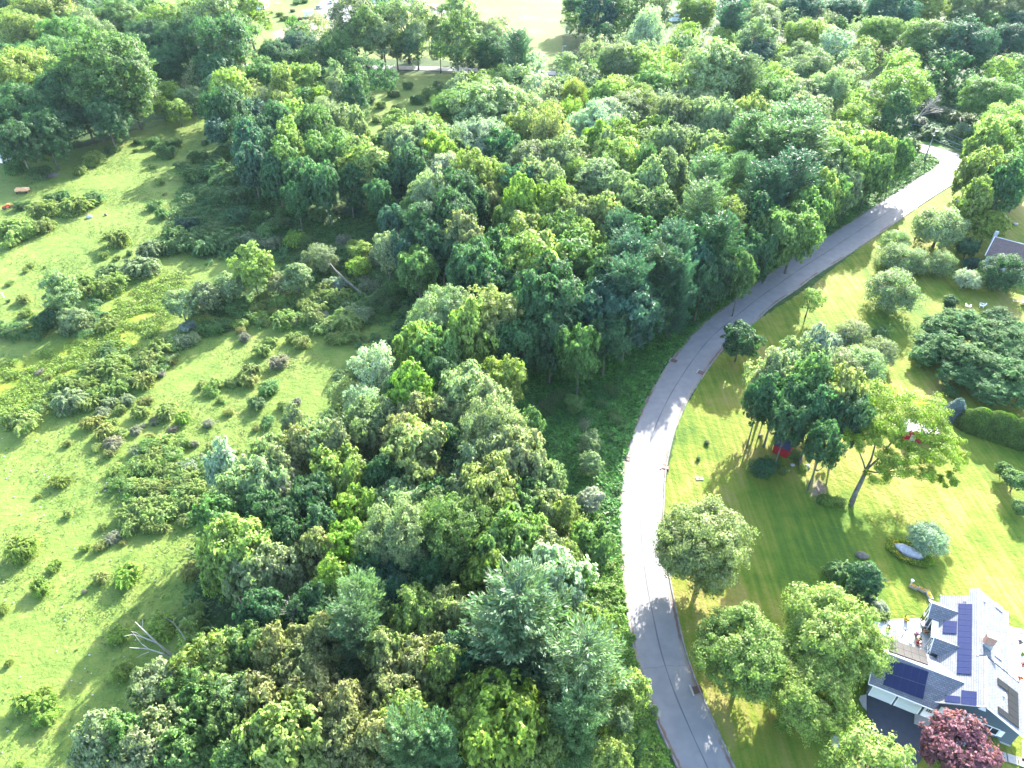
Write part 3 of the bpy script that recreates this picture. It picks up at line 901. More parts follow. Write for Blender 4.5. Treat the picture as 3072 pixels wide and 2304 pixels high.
parse("""1294 23 32 Tb;1317 46 30 Bd;1351 36 30 Lg;1404 20 32 Ls;1422 41 28 Ls;1394 84 32 Gw;1303 87 26 Bd;1356 75 28 Bg;1504 27 34 By;1481 84 28 Bv;1470 109 22 Bd;1506 46 30 Bg;1554 96 20 Ly;1588 27 28 Pb;1577 64 26 Pb;1652 30 32 By;1640 57 38 Bs;
1629 91 36 Ls;1629 130 34 Bb;1727 27 36 Bb;1750 8 30 Bd;1732 80 32 By;1759 73 28 By;1675 128 25 By;1732 137 36 Bs;1709 160 28 Ls;1698 62 28 Bs;1255 20 34 Bd;1245 55 26 Bg;1280 60 24 Bd;1560 10 26 Bb;1460 -6 28 Bd;1620 -4 30 Bd;1690 0 30 Bs;
1290 119 30 Bs;1340 137 40 Bs;1372 141 32 By;1356 114 28 Bs;1394 128 25 Bs;1435 128 26 Bv;1306 148 28 Bg;1424 155 30 By;1404 169 25 By;1492 141 28 Bs;1543 146 30 Bs;1538 175 54 Ks;1481 182 36 By;1590 155 26 Bs;1520 201 22 Bv;1602 194 34 Ps;
1659 178 30 By;1691 189 28 By;1454 201 25 Bs;1401 205 32 Bg;1374 196 25 Bs;1326 201 30 By;1310 228 34 By;1379 235 40 By;1435 228 25 Lw;1492 242 44 Bs;1556 239 30 Bs;1663 223 44 Bg;1709 216 36 Bs;1743 210 20 Bv;1306 269 34 Bw;1390 258 30 By;1351 273 25 Bs;
1447 262 32 Bs;1504 269 36 Bs;1561 285 36 Bs;1527 303 30 Bs;1618 273 36 By;1682 273 38 Bs;1743 251 38 Bs;1606 324 28 Pb;1709 314 46 Ps;1766 296 30 Bs;1415 285 28 By;1260 170 24 Bs;1225 190 22 Bs;1240 215 22 Gr;1200 210 26 Bs;1160 190 26 Bw;1120 180 26 Bs;1080 175 24 By;1040 190 26 By;990 195 24 Bs;1075 205 26 Bs;1150 150 26 Bw;1225 150 24 Bs;1270 200 28 Bd""", place_tree)
parse("""1822 30 36 Bb;1920 27 42 Bb;1993 20 38 By;2045 14 30 By;2095 23 38 Bs;2164 28 40 Bs;2200 60 34 Bb;1772 57 28 Bs;1760 87 35 By;1815 62 16 Bg;1799 107 30 Lw;1897 73 35 By;1845 82 30 Bs;1863 118 28 By;1854 141 28 Bs;1754 160 38 Bs;1829 166 28 Bs;1836 194 28 Bs;
1788 205 38 Bs;1749 194 18 Bv;1963 87 28 By;2011 91 44 Bg;2084 103 46 Bb;2004 128 30 Bd;2141 72 30 Bg;2187 91 34 Bb;1947 138 28 Ly;1931 164 34 Ly;1947 200 44 Ly;2011 171 20 Vd;2068 171 22 Vd;1936 262 24 Vd;1900 255 18 Vd;1863 235 28 By;1845 258 30 By;
1731 228 30 Bs;1738 262 36 Bs;2140 216 46 Bg;2152 160 26 By;2191 160 30 Bg;2198 223 22 Bw;2175 273 44 By;2120 340 30 By;2164 315 58 By;1822 303 30 By;1868 337 30 By;1936 349 22 Bg;1965 326 17 Bs;1776 330 38 By;1902 344 25 By;2110 384 34 By;2170 397 38 Bg;2100 446 26 By;2157 423 30 Bd;2030 140 24 Bd;2110 140 30 Bd;1880 10 28 Bd;1960 -5 30 Bd;2060 60 26 Bd;2130 -8 30 Bd;2210 200 28 Bg;2215 380 30 Bg""", place_tree)
parse("""968 700 64 Ks;1045 707 50 Bo;900 761 38 By;946 786 38 Bg;1014 750 40 By;1082 741 25 Bd;896 875 44 Bv;1091 838 34 By;1014 875 44 Bs;1068 902 40 Bs;968 902 30 Bs;900 938 40 Bo;909 1004 54 Bo;1068 977 64 Ks;1120 1011 48 Bs;1023 1036 44 Bs;1182 1036 26 Bs;
812 824 38 Lw;752 860 30 Ls;783 889 34 Lw;796 941 38 Bs;653 972 30 Bo;692 972 36 Bs;578 1006 36 Bs;614 1021 30 Bs;731 1042 42 By;861 980 44 Bo;900 1029 44 Bo;497 1032 34 Bw;523 1073 40 Bs;588 1073 42 Bs;479 1123 36 Bg;783 1110 34 Bv;861 1099 44 Bs;562 1110 30 Bd;614 1131 28 Bd;
680 1090 34 Bd;830 1050 34 Bd;970 970 30 Bd;745 985 32 Bs;640 930 22 Bs;1130 1100 44 Bg;1182 1112 34 Bs;1150 1060 38 Bs;1060 1092 50 Bo;1000 1112 44 Bs;940 1102 40 Bd;1230 1132 28 By;955 830 30 Bd;860 850 24 Bd;850 905 26 Bs;1150 925 22 Bg""", place_tree)
parse("""539 1198 50 By;493 1228 44 By;554 1253 50 Bs;615 1228 40 Bs;682 1213 34 Bo;759 1183 34 Bv;737 1268 34 Bv;875 1192 68 Ks;844 1280 40 Bb;829 1238 38 Bd;792 1343 42 Ps;777 1396 46 Ps;661 1406 34 Bo;713 1390 36 Bo;615 1442 44 Bo;676 1457 44 Bo;905 1350 44 By;915 1442 44 Bo;
469 1457 54 By;533 1412 34 Bg;450 1518 40 Bg;508 1503 34 Bs;615 1534 58 Bo;707 1519 50 Bo;860 1488 48 Bo;890 1564 50 By;762 1564 40 Bo;646 1610 68 By;585 1628 44 Bg;814 1612 44 Bo;524 1640 34 Bg;890 1650 48 Ps;238 1641 48 Bs;367 1580 48 Bs;345 1488 36 Bs;412 1612 44 Bg;290 1597 34 Bg;428 1503 38 Bg;
982 1183 68 Kg;1012 1167 40 Bs;1089 1198 58 Bg;1135 1183 44 By;1180 1207 40 Bs;1043 1259 48 Bv;1104 1253 44 Bg;1211 1283 54 Bw;1272 1192 34 Bg;1226 1222 26 By;1272 1351 28 By;1220 1347 28 By;1119 1386 84 Ps;960 1351 44 Bo;1257 1492 72 Ps;1241 1600 46 Ps;1272 1412 28 By;1364 1490 30 By;966 1488 44 By;
1073 1597 76 Bv;1012 1564 40 By;1150 1612 48 By;1333 1612 42 Ly;1348 1558 18 Bs;950 1650 38 Ps;1190 1440 44 Bd;1000 1420 40 Bd;680 1320 36 Bd;560 1330 36 Bd;700 1150 30 Bd;640 1180 34 Bd;930 1260 44 Bd;1320 1640 30 By;740 1620 40 Bo;500 1560 36 Bg;830 1420 34 Bo;330 1640 44 Bs;1240 1250 24 Bg""", place_tree)
parse("1660 828 40 Bs;1718 790 32 Bs;1762 772 28 Bw;1680 800 24 Bw;1675 880 38 Bd;1740 850 42 Bg;1805 862 42 Bo;1755 920 38 Bd;1825 915 34 Bd;1700 920 28 Bd;1640 868 28 Bd;1780 960 30 Bd", place_tree)
# trees that stand clear of the woods, in the pasture and on the lawns
parse("""130 638 36 Ts;545 585 40 Ty;500 622 34 Bs;390 658 36 Bs;450 642 34 Bs;600 612 28 Bs;690 560 40 Gs;640 604 34 Bs;775 540 26 By;777 578 25 Bv;820 556 22 Bs;512 466 24 Bd;901 592 24 Bg;888 750 26 Bs;796 760 20 By;160 690 28 Bs;110 690 24 Bd;
372 207 30 Bv;411 215 28 Bs;385 240 28 By;350 232 22 Bv;506 153 26 Gs;
2030 495 60 Gs;1934 527 36 Gs;1936 560 44 Gs;1975 566 38 Gs;2030 571 34 Gs;2090 606 32 Gw;1928 632 60 Gs;2134 490 42 Bv;2092 534 24 Bd;2170 594 52 Gd;2053 652 15 Md;1845 722 40 Gs;1796 740 24 Mw;1824 733 18 Mw;
1812 800 54 Gs;1862 792 54 Gs;1900 760 40 Gs;
1598 738 42 Md;1750 650 28 Ly;1530 1182 106 Zo;1612 1415 105 Zy;1785 1370 112 Zy;1745 1500 96 Zy;1872 1405 44 By;
1885 1668 100 Ly;2075 1622 70 Bp;1872 1252 40 Md;2004 1166 44 Gw;2168 1013 18 Mg;2195 1040 26 Mg;2207 1096 20 Mg;1272 960 26 Ts;1275 1005 30 Bs;1272 1080 28 Mw;1240 872 24 Bg;1650 1012 26 Md""", place_tree, forest=False)

# ------------------------------------------------------------------ shrubs: x y radius tone
SH = """238 322 11 g;197 340 20 y;200 355 9 y;172 366 14 y;88 372 18 g;31 361 20 g;292 325 5 g;299 303 10 g;331 307 13 g;357 325 20 g;361 335 12 g;370 309 12 g;328 359 6 y;346 393 9 y;331 445 12 g;348 463 13 g;354 419 4 r;200 428 20 g;154 445 28 y;112 426 15 g;135 421 15 g;91 452 25 y;96 484 20 y;52 442 14 g;
34 489 28 y;57 499 20 y;26 520 14 y;5 494 20 y;255 514 23 y;224 551 11 y;250 557 7 y;279 546 7 g;219 517 4 r;66 572 8 y;55 585 6 y;20 612 7 y;52 645 13 y;59 672 13 y;18 649 4 g;96 577 3 g;443 307 8 g;390 356 12 g;422 374 22 g;443 408 13 g;460 431 10 g;427 458 8 g;406 484 18 b;443 369 20 g;482 382 22 g;469 356 20 g;482 330 22 g;495 416 20 g;430 338 18 g;
377 507 22 g;364 533 20 g;323 536 25 s;312 572 32 s;234 588 22 g;240 614 28 y;224 624 24 y;182 609 20 y;177 627 18 y;406 517 25 g;443 525 28 g;482 512 25 g;182 695 22 s;151 708 18 s;125 676 25 g;91 695 20 g;31 713 20 g;234 697 20 y;456 661 22 g;422 681 18 g;403 702 15 w;443 708 20 g;482 700 20 g;
471 369 25 g;497 387 25 g;463 413 18 g;518 377 20 g;505 421 25 g;536 416 22 g;557 468 16 g;466 494 20 g;448 512 22 g;484 512 24 g;578 499 22 g;601 478 20 g;635 515 22 v;653 523 18 g;505 525 22 g;531 520 20 s;588 525 18 s;614 460 18 g;692 463 18 g;739 445 14 s;770 452 16 b;718 421 10 y;739 520 14 k;823 590 25 g;849 616 22 g;836 572 20 g;869 593 18 g;
828 653 26 g;802 616 18 s;783 598 16 s;724 609 18 w;731 640 22 y;698 629 20 y;679 645 15 y;656 655 16 y;612 650 18 y;601 674 12 r;567 648 18 y;552 666 14 r;523 650 18 g;484 655 22 g;458 666 20 g;557 684 18 y;573 695 10 r;612 692 22 y;630 692 12 k;518 697 14 y;520 713 10 r;679 682 25 y;695 679 12 w;713 697 18 y;752 687 28 y;783 676 22 s;757 708 18 y;692 705 20 y;466 708 18 g;440 689 20 y;875 669 12 g;888 676 14 g;
396 736 18 s;417 730 15 s;346 749 22 y;325 767 18 y;370 777 12 r;320 785 20 y;349 806 8 k;312 819 22 r;284 816 16 y;250 795 30 y;234 759 16 g;203 798 22 y;226 811 20 y;182 819 18 y;146 829 22 y;187 837 24 y;229 835 22 y;260 835 20 y;141 868 30 s;86 874 16 y;104 855 14 g;195 868 20 y;216 850 18 g;240 868 14 s;260 884 12 y;276 863 14 s;52 907 24 y;21 900 16 y;18 920 10 y;221 887 14 s;200 910 18 r;224 928 20 r;240 913 12 y;253 936 12 y;242 954 16 k;208 965 10 y;237 978 10 r;
310 868 12 r;307 887 18 y;331 910 10 s;292 931 10 k;310 918 6 k;364 887 22 y;396 900 16 v;375 926 8 k;398 954 16 y;422 957 8 k;453 965 9 y;325 941 9 r;349 954 20 y;299 973 14 s;333 970 18 y;367 970 14 y;299 1004 12 r;323 986 16 y;253 1009 13 y;268 1032 16 y;286 1040 14 y;430 988 12 s;404 1009 18 w;338 1001 20 y;364 1019 22 y;404 1032 22 y;463 1022 22 y;456 1006 14 w;312 1053 22 y;351 1058 22 y;391 1058 22 y;430 1053 22 y;463 1066 18 r;299 1097 22 y;273 1116 20 y;286 1134 18 y;333 1110 24 y;370 1097 22 y;404 1090 20 y;325 1134 18 y;351 1137 14 y;404 1121 16 y;437 1110 18 g;338 1084 20 y;
143 957 8 r;135 1038 16 v;83 1071 5 r;146 1108 9 y;228 1052 4 k;219 1137 8 y;260 1137 6 y;448 915 8 k;466 829 10 r;435 829 10 y;482 866 6 y;497 889 8 r;495 824 10 g;86 803 8 k;104 814 8 r;73 829 6 y;528 728 12 k;588 738 11 y;567 756 16 y;601 782 18 k;638 728 14 y;656 738 14 r;718 730 16 y;755 725 18 y;533 806 20 y;536 819 16 r;502 827 12 y;463 827 14 y;580 837 19 g;554 868 17 g;458 848 10 y;476 862 7 y;497 887 9 r;612 874 12 y;640 866 11 k;578 907 12 g;554 923 7 r;450 913 11 k;593 954 18 v;630 944 22 y;653 946 14 s;682 918 18 y;718 910 20 g;515 973 6 y;557 978 8 g;
737 819 16 g;796 754 16 g;838 754 30 g;778 798 14 g;849 785 20 g;734 866 14 y;809 730 12 g;780 740 12 g;
46 1183 31 v;115 1225 13 v;86 1270 18 v;6 1314 12 v;214 1248 14 r;276 1238 25 v;185 1181 9 v;220 1176 12 r;244 1161 14 k;266 1172 7 r;411 1234 20 r;182 1276 5 k;254 1369 20 v;266 1448 21 v;351 1354 26 v;394 1338 14 g;422 1311 16 y;412 1366 28 y;20 1428 8 v;61 1509 24 v;95 1494 16 v;95 1537 25 v;43 1647 8 v;257 1589 22 y;440 1347 16 g"""
SH += ';800 215 9 g;825 225 11 y;850 200 14 g;860 235 12 y;815 255 11 y;835 270 10 g;870 260 10 y;900 215 14 g;925 200 16 y;945 185 12 g;880 185 10 g;905 245 10 g;930 235 12 g;790 285 12 y;815 300 12 y;850 295 10 g;965 200 14 g;840 180 12 g;770 320 12 g'
for it in SH.split(';'):
    q = it.split()
    if q: place_shrub(float(q[0]), float(q[1]), float(q[2]), q[3])
# garden shrubs and the bushes of the verge
for it in """1790 1078 16 v;1810 1082 13 v;1775 1080 11 g;1527 955 5 g;1509 990 5 g;1325 845 16 g;1330 905 14 g;1260 915 14 s;1215 850 18 g;1180 880 18 g;1300 870 12 g;1255 1135 14 w;1820 1240 26 g;1795 1232 14 y;1845 1292 18 g;1898 1308 14 w;1905 1330 14 y;1880 1316 12 g;
2103 568 16 b;2046 752 14 d;1900 715 16 g;2052 660 10 y;1655 1000 16 g;1628 1010 12 y;1675 1000 10 g;1690 1018 8 y;1735 1010 8 v;2058 845 14 g;2020 770 12 r;1875 1298 12 b;1685 1565 14 v;1700 1548 10 g;1765 1580 14 v;1745 1565 12 g;2145 1592 10 y;2175 1590 9 y;2190 330 20 g;2057 289 18 s;2084 280 15 w;2022 240 26 d;1985 262 20 d;2010 285 18 g;2065 255 24 g;2100 300 16 g;1700 962 12 d;1720 985 10 g""".split(';'):
    q = it.split()
    place_shrub(float(q[0]), float(q[1]), float(q[2]), q[3], 1.1, group='garden and verge shrubs')
# broad mass of large-leaved sumac east of the lawn: each stem group is its own plant
def tpl_sumac(key, seed):
    g = np.random.default_rng(seed)
    P, Nn, Lc = crown_points(g, 900, 3.2, 2.0, 26, .34, sub=10, low=-.1)
    parts = []
    for k in range(7):
        ph = g.uniform(0, 6.283, len(P)); A = np.column_stack([np.cos(ph), np.sin(ph), g.uniform(-.35, .25, len(P))])
        c = P + unit(A) * .28
        parts.append(cards(g, c, unit(np.cross(A, np.cross(Nn, A)) + np.array([0, 0, .5])), .62, .20, .1, unit(A)))
    V, F = join(parts); V[:, 2] += 1.9
    mb = MB(); limb_skeleton(mb, (0, 0, -.2), (0, 0, 2.2), Lc + np.array([0, 0, 1.9]), g, .1, 8)
    TPL[key] = dict(crown=mesh_np('crown', V, F), trunk=mb.mesh('trunk', True), R=3.2, Rv=2.0, cz=1.9)
tpl_sumac('U0', 201); tpl_sumac('U1', 202)
KW['U'] = 'sumac'; FORM['U'] = 'spreading'
def place_sumac(x, y, r, tone='s', kind='U'):
    t = place_tree(x, y, r * 1.12, tone, 'U', forest=False); t.children[0].color = jit((.10, .185, .072), grow_rng)
    t.name = 'sumac_tree'; TREES[-1]['cat'] = 'sumac'
parse("2030 712 36 Us;2085 712 40 Us;2130 735 42 Us;2180 755 44 Us;2050 765 40 Us;2105 790 46 Us;2165 812 46 Us;2205 790 38 Us;2060 815 32 Ug;2140 850 34 Ug;2200 858 36 Ug;2010 745 28 Us;2225 745 36 Us;2000 770 26 Us;2150 700 34 Us;2190 720 34 Us;2060 690 26 Us;2170 780 38 Us;2110 830 34 Us", place_sumac)

# the small crowns of the far wood, past the number one can follow singly, joined into one mass
def far_mass():
    g = np.random.default_rng(3)
    parts, cols = [], []
    rr = random.Random(5)
    for (x, y, r, tone) in MASS:
        R = 1.3 * r * K * depth(x * K, y * K, 9) / FPX
        Rv = R * 1.15; cz = max(13.5 + .3 * R - Rv, Rv * .8)
        b = atD(x, y, cz)
        n = 3600
        P, Nn, _ = crown_points(g, n, R, Rv, 34, .34)
        V, F = cards(g, P, Nn, .60, .38)
        V += np.array([b[0], b[1], cz])
        parts.append((V, F)); c = jit(TONE[tone], rr); cols.append(np.tile(np.array(c, np.float32), (len(F), 1)))
    V, F = join(parts)
    me = mesh_np('small_crowns', V, F)
    at_ = me.attributes.new('tone', 'FLOAT_COLOR', 'FACE'); at_.data.foreach_set('color', np.concatenate(cols).ravel())
    m = leaf_material('leaf_mass', vary=.6)
    nt = m.node_tree
    oi = next(n_ for n_ in nt.nodes if n_.type == 'OBJECT_INFO')
    an = nt.nodes.new('ShaderNodeAttribute'); an.attribute_name = 'tone'
    for l in list(oi.outputs['Color'].links):
        nt.links.new(an.outputs['Color'], l.to_socket)
    tag(put('distant_woodland', me, m), 'small crowns filling the far wood', kind='stuff')
far_mass()

# ------------------------------------------------------------------ low growth nobody could count
def scatter_in(poly, n, g, holes=()):
    P = np.asarray(poly)[:, :2]
    lo, hi = P.min(0), P.max(0)
    lo = np.maximum(lo, (-150, 25)); hi = np.minimum(hi, (260, 330))
    out = []
    while sum(len(o) for o in out) < n:
        q = g.uniform(lo, hi, (max(4000, n), 2))
        m = zones_mask(q, P, .5) > .5
        for h in holes: m &= zones_mask(q, h, .5) < .5
        out.append(q[m])
    return np.concatenate(out)[:n]
ROADPOLY = np.concatenate([L2, R2[::-1]])
def herbs(name, label, pts, g, hmax, leaf, color, per=5, spread=.25, group=None):
    pts = np.asarray(pts); n = len(pts)
    P = np.repeat(pts, per, 0) + g.normal(0, spread, (n * per, 2))
    nz = .5 + .5 * np.sin(P[:, 0] * .9 + np.sin(P[:, 1] * .6) * 2) * np.sin(P[:, 1] * .8 + 1)
    z = (.15 + .85 * g.uniform(size=n * per)) * hmax * (.35 + .65 * nz)
    Q = np.column_stack([P, z])
    A = unit(rdir(g, len(Q)) + np.array([0, 0, -.2])); A[:, 2] *= .5
    Nn = unit(rdir(g, len(Q)) * .6 + np.array([0, 0, 1.0]))
    V, F = cards(g, Q, Nn, leaf, leaf * .45, .15, unit(A))
    return tag(put(name, mesh_np(name, V, F), M['herb'], color=color), label, kind='stuff')
g5 = np.random.default_rng(5)
W1 = polyD("1340 1300, 1338 1120, 1348 990, 1385 880, 1440 780, 1540 690, 1500 640, 1380 700, 1150 800, 1090 820, 1105 900, 1200 1010, 1240 1130, 1270 1290")
herbs('roadside_fern', None, scatter_in(W1, 15000, g5, [ROADPOLY]), g5, .8, .7, (.075, .20, .035, 1), 4)
W2 = polyD("1540 690, 1700 585, 1950 405, 2060 330, 2000 330, 1900 390, 1700 530, 1500 640")
herbs('verge_herb', None, scatter_in(W2, 9000, g5, [ROADPOLY]), g5, .6, .6, (.08, .19, .03, 1), 4)
W3 = polyD("1270 1290, 1338 1200, 1345 1330, 1370 1440, 1400 1560, 1460 1700, 1400 1700, 1330 1500, 1300 1400")
herbs('verge_herb', None, scatter_in(W3, 5000, g5, [ROADPOLY]), g5, 1.0, .5, (.13, .235, .03, 1), 5)
W4 = polyD("0 850, 0 770, 120 730, 230 650, 340 600, 440 560, 470 620, 380 720, 320 760, 200 800, 90 860")
herbs('meadow_herb', None, [q for q in scatter_in(Z_HERB, 16000, g5) if math.sin(q[0] * .5 + math.sin(q[1] * .3) * 2) * math.sin(q[1] * .4 + q[0] * .15) > -.25], g5, .7, .45, (.17, .245, .035, 1), 4, .35)
W5 = polyD("380 420, 440 350, 500 340, 560 430, 700 470, 850 450, 900 560, 870 640, 700 600, 560 560, 430 560, 350 520")
herbs('meadow_herb', None, scatter_in(W5, 12000, g5), g5, 1.0, .6, (.055, .125, .03, 1), 4, .4)
W6 = polyD("720 480, 860 470, 900 650, 840 700, 700 720, 520 690, 400 640, 620 600")
herbs('meadow_herb', None, scatter_in(W6, 6000, g5), g5, .8, .55, (.075, .16, .035, 1), 4, .4)
WW = polyD("420 1160, 560 980, 760 860, 860 700, 900 560, 1000 420, 1250 330, 1500 330, 1800 320, 1600 580, 1380 700, 1100 800, 1100 900, 1230 1050, 1290 1300, 1400 1640, 260 1660, 400 1440")
herbs('undergrowth', None, scatter_in(WW, 16000, g5), g5, 1.6, .8, (.04, .10, .03, 1), 4, .6)
W7 = polyD("1960 296, 2020 308, 2080 325, 2130 340, 2210 330, 2210 225, 1990 230")
herbs('undergrowth', None, scatter_in(W7, 6000, g5, [ROADPOLY]), g5, 1.2, .8, (.05, .125, .05, 1), 4, .5)
def scrub(poly, n, color, rmin=.7, rmax=1.7, per=260, leaf=.34):
    c = scatter_in(poly, n, g5, [ROADPOLY])
    r = g5.uniform(rmin, rmax, n)
    lob = np.column_stack([c, r * .45, r])
    k = len(lob); sub = 10
    sd = rdir(g5, k * sub); sd[:, 2] = np.abs(sd[:, 2]); li = np.repeat(np.arange(k), sub)
    sc = lob[li, :3] + sd * lob[li, 3:4] * np.array([1, 1, .8]) * g5.uniform(.7, 1.1, (k * sub, 1))
    ci = g5.integers(0, len(sc), n * per); off = rdir(g5, n * per) * g5.uniform(size=(n * per, 1)) ** .5
    P = sc[ci] + off * lob[li[ci], 3:4] * .42 * np.array([1, 1, .7]); P[:, 2] = np.maximum(P[:, 2], .05)
    A = unit(sd[ci] + off + rdir(g5, n * per) * .6)
    Nn = unit(off * .5 + sd[ci] * .6 + rdir(g5, n * per) * .6 + np.array([0, 0, .5]))
    V, F = cards(g5, P, Nn, leaf, leaf * .5, .2, A)
    tag(put('scrub_thicket', mesh_np('scrub_thicket', V, F), M['leaf'], color=color), kind='stuff')
scrub(polyD("385 440, 440 350, 500 330, 600 420, 720 470, 640 520, 520 560, 400 560, 350 520"), 170, (.062, .140, .048, 1))
scrub(polyD("420 580, 560 520, 700 520, 860 480, 900 600, 850 640, 700 620, 560 560"), 130, (.075, .155, .055, 1))
scrub(polyD("500 680, 640 640, 780 640, 850 650, 800 700, 700 720, 560 710"), 70, (.12, .20, .06, 1))
scrub(polyD("150 820, 230 770, 330 770, 380 740, 400 760, 330 820, 230 870, 130 880, 60 900"), 90, (.13, .21, .065, 1))
scrub(polyD("250 1030, 330 960, 400 1000, 480 1000, 470 1080, 420 1120, 300 1145, 250 1130"), 80, (.125, .21, .055, 1))
scrub(polyD("90 700, 130 660, 220 640, 240 690, 180 740, 60 740, 0 740, 0 700"), 60, (.08, .16, .055, 1))
scrub(polyD("1110 810, 1240 800, 1330 820, 1320 960, 1250 940, 1150 900"), 50, (.065, .165, .045, 1), .5, 1.1)
scrub(polyD("1275 1120, 1330 1110, 1335 1250, 1375 1450, 1440 1640, 1380 1650, 1320 1480, 1280 1330"), 90, (.15, .25, .05, 1), .4, 1.1)
scrub(polyD("1985 250, 2090 240, 2180 300, 2120 335, 2060 312, 1990 300"), 60, (.05, .13, .055, 1), .8, 1.6)
scrub(polyD("1480 700, 1600 600, 1720 520, 1880 400, 1900 420, 1740 545, 1600 640, 1500 720"), 60, (.06, .15, .045, 1), .6, 1.3)
# tussocks: small rough tufts of grass across the pasture
pt = scatter_in(Z_PASTURE, 42000, g5)
ptn = np.sin(pt[:, 0] * .22 + 1.3 * np.sin(pt[:, 1] * .13)) + np.sin(pt[:, 1] * .31 + pt[:, 0] * .09)
pt = pt[ptn + g5.normal(0, .5, len(pt)) > -.1]
herbs('grass_tussock', None, pt, g5, .30, .30, (.085, .155, .030, 1), 4, .2)
lw = scatter_in(Z_LAWN, 9000, g5, [ROADPOLY])

# ------------------------------------------------------------------ bare and dead trees
def dead_tree(x, y, H, label, tilt=(0, 0), rz=0, k=0, zc=.55, col=None, sc=1.0):
    t = TPL['D%d' % k]
    s = H / t['H']
    b = atD(x, y, H * zc)
    root = empty('dead_tree', (b[0], b[1], 0))
    w = put('branches', t['wood'], M['dead_wood'], root)
    w.scale = (s * sc, s * sc, s); w.rotation_euler = (tilt[0], tilt[1], rz)
    tag(root, label, 'dead tree')
    return root
dead_tree(626, 1325, 15, 'large bare dead tree with whitish branches in a dark gap of the lower wood', (.1, -.15), 1.0, 0, .72, sc=1.15)
dead_tree(640, 1050, 16, 'pale forked dead tree standing between crowns at the pasture edge of the wood', (0, -.1), 2.0, 1, .75, sc=.8)
dead_tree(1032, 800, 15, 'bare dead tree poking out behind the open glade above the bright lime crowns', (0, 0), .4, 2, .8, sc=.9)
dead_tree(450, 1632, 13, 'grey bare dead tree at the bottom edge of the picture in a dark hollow', (0, .2), .7, 3, .72)
dead_tree(705, 1112, 13, 'small bare dead treetop in the dark gap beside the yellow-green crown', (0, 0), 2.4, 2, .75, sc=.8)
dead_tree(1895, 205, 17, 'tall bare dead tree at the wood edge above the hidden end of the road', (0, -.2), 1.4, 1, .7)
dead_tree(1990, 222, 15, 'dead tree with drooping bare limbs next to the vine-covered stump by the road bend', (0, .15), .2, 0, .6, sc=1.1)
dead_tree(1622, 110, 16, 'bare pale tree among dark crowns under the power line clearing', (0, 0), 1.8, 3, .7, sc=.8)
dead_tree(905, 375, 13, 'dead limbs sticking out of a grey-green crown above the scrub hollow', (0, -.4), 2.2, 2, .7)
dead_tree(790, 885, 14, 'leaning bare dead tree beside the silvery crowns at the pasture edge', (.3, -.5), .9, 3, .7, sc=1.1)
dead_tree(752, 905, 12, 'low tangle of bare grey limbs between pasture and wood below the silvery crowns', (.2, -.8), 1.9, 0, .5, sc=1.1)
# the dead white limbs reaching out over the pasture
def limbs(name, label, paths, cat):
    mb = MB()
    P0 = at(*paths[0][0][:2], paths[0][0][2])
    for path, r in paths_iter(paths):
        pts = [at(q[0], q[1], q[2]) - np.array([P0[0], P0[1], 0]) for q in path]
        mb.tube(pts, [r * (1 - .75 * i / (len(pts) - 1)) for i in range(len(pts))], 6)
    root = empty(name, (P0[0], P0[1], 0))
    mb.build('branches', M['dead_wood'], root)
    tag(root, label, cat)
def paths_iter(paths):
    for p in paths[1:]:
        yield p[:-1], p[-1]
o5 = (0, 1600); s5 = 700 / 1650
def z5(x, y, z): return (o5[0] + x * s5, o5[1] + y * s5, z)
limbs('fallen_dead_tree', 'white dead tree leaning out of the wood over the pasture with forked bare limbs', [
    [z5(1240, 880, 0)],
    [z5(1240, 885, 0.2), z5(1180, 830, 3.5), z5(1110, 775, 6), z5(1000, 670, 8.5), z5(955, 625, 9.5), .17],
    [z5(1110, 775, 6), z5(1010, 735, 7.5), z5(940, 715, 8.5), z5(875, 728, 9), .10],
    [z5(1240, 885, .2), z5(1150, 850, 4), z5(1050, 818, 5.5), z5(915, 808, 7), .14],
    [z5(1050, 818, 5.5), z5(1000, 780, 6), z5(930, 690, 8), .06],
    [z5(1050, 840, 4.5), z5(1010, 855, 5), z5(965, 880, 5.5), .06],
    [z5(1000, 670, 8.5), z5(1010, 640, 9), z5(1005, 605, 9.5), .05],
    [z5(1010, 735, 7.5), z5(960, 700, 8.5), z5(925, 695, 9), .05]], 'dead tree')
limbs('dead_sapling', 'thin bare dead stem leaning beside shrubs at the lower pasture edge', [
    [z5(1340, 800, 0)],
    [z5(1340, 800, .2), z5(1280, 700, 3.5), z5(1225, 630, 5.5), z5(1170, 597, 6.5), .09],
    [z5(1225, 630, 5.5), z5(1230, 600, 6.2), .04]], 'dead tree')

def leaf_mass(lobes, g, n, leaf, wl=.6, sub=12, subr=.4):
    """leaves over given lobes: (x, y, z, r) relative to the thing's base"""
    Lc = np.array([l[:3] for l in lobes]); Lr = np.array([l[3] for l in lobes]); k = len(Lc)
    sd = rdir(g, k * sub); sd[:, 2] = np.abs(sd[:, 2]) * np.where(g.uniform(size=k * sub) < .75, 1, -1)
    li = np.repeat(np.arange(k), sub)
    sc = Lc[li] + sd * Lr[li, None] * g.uniform(.7, 1.1, (k * sub, 1)) * np.array([1, 1, .65])
    ci = g.integers(0, len(sc), n)
    off = rdir(g, n) * g.uniform(size=(n, 1)) ** .5
    P = sc[ci] + off * (subr * Lr[li[ci], None]) * np.array([1, 1, .6])
    Nn = unit(off * .6 + sd[ci] * .5 + rdir(g, n) * .5 + np.array([0, 0, .5]))
    return cards(g, P, Nn, leaf, leaf * wl)

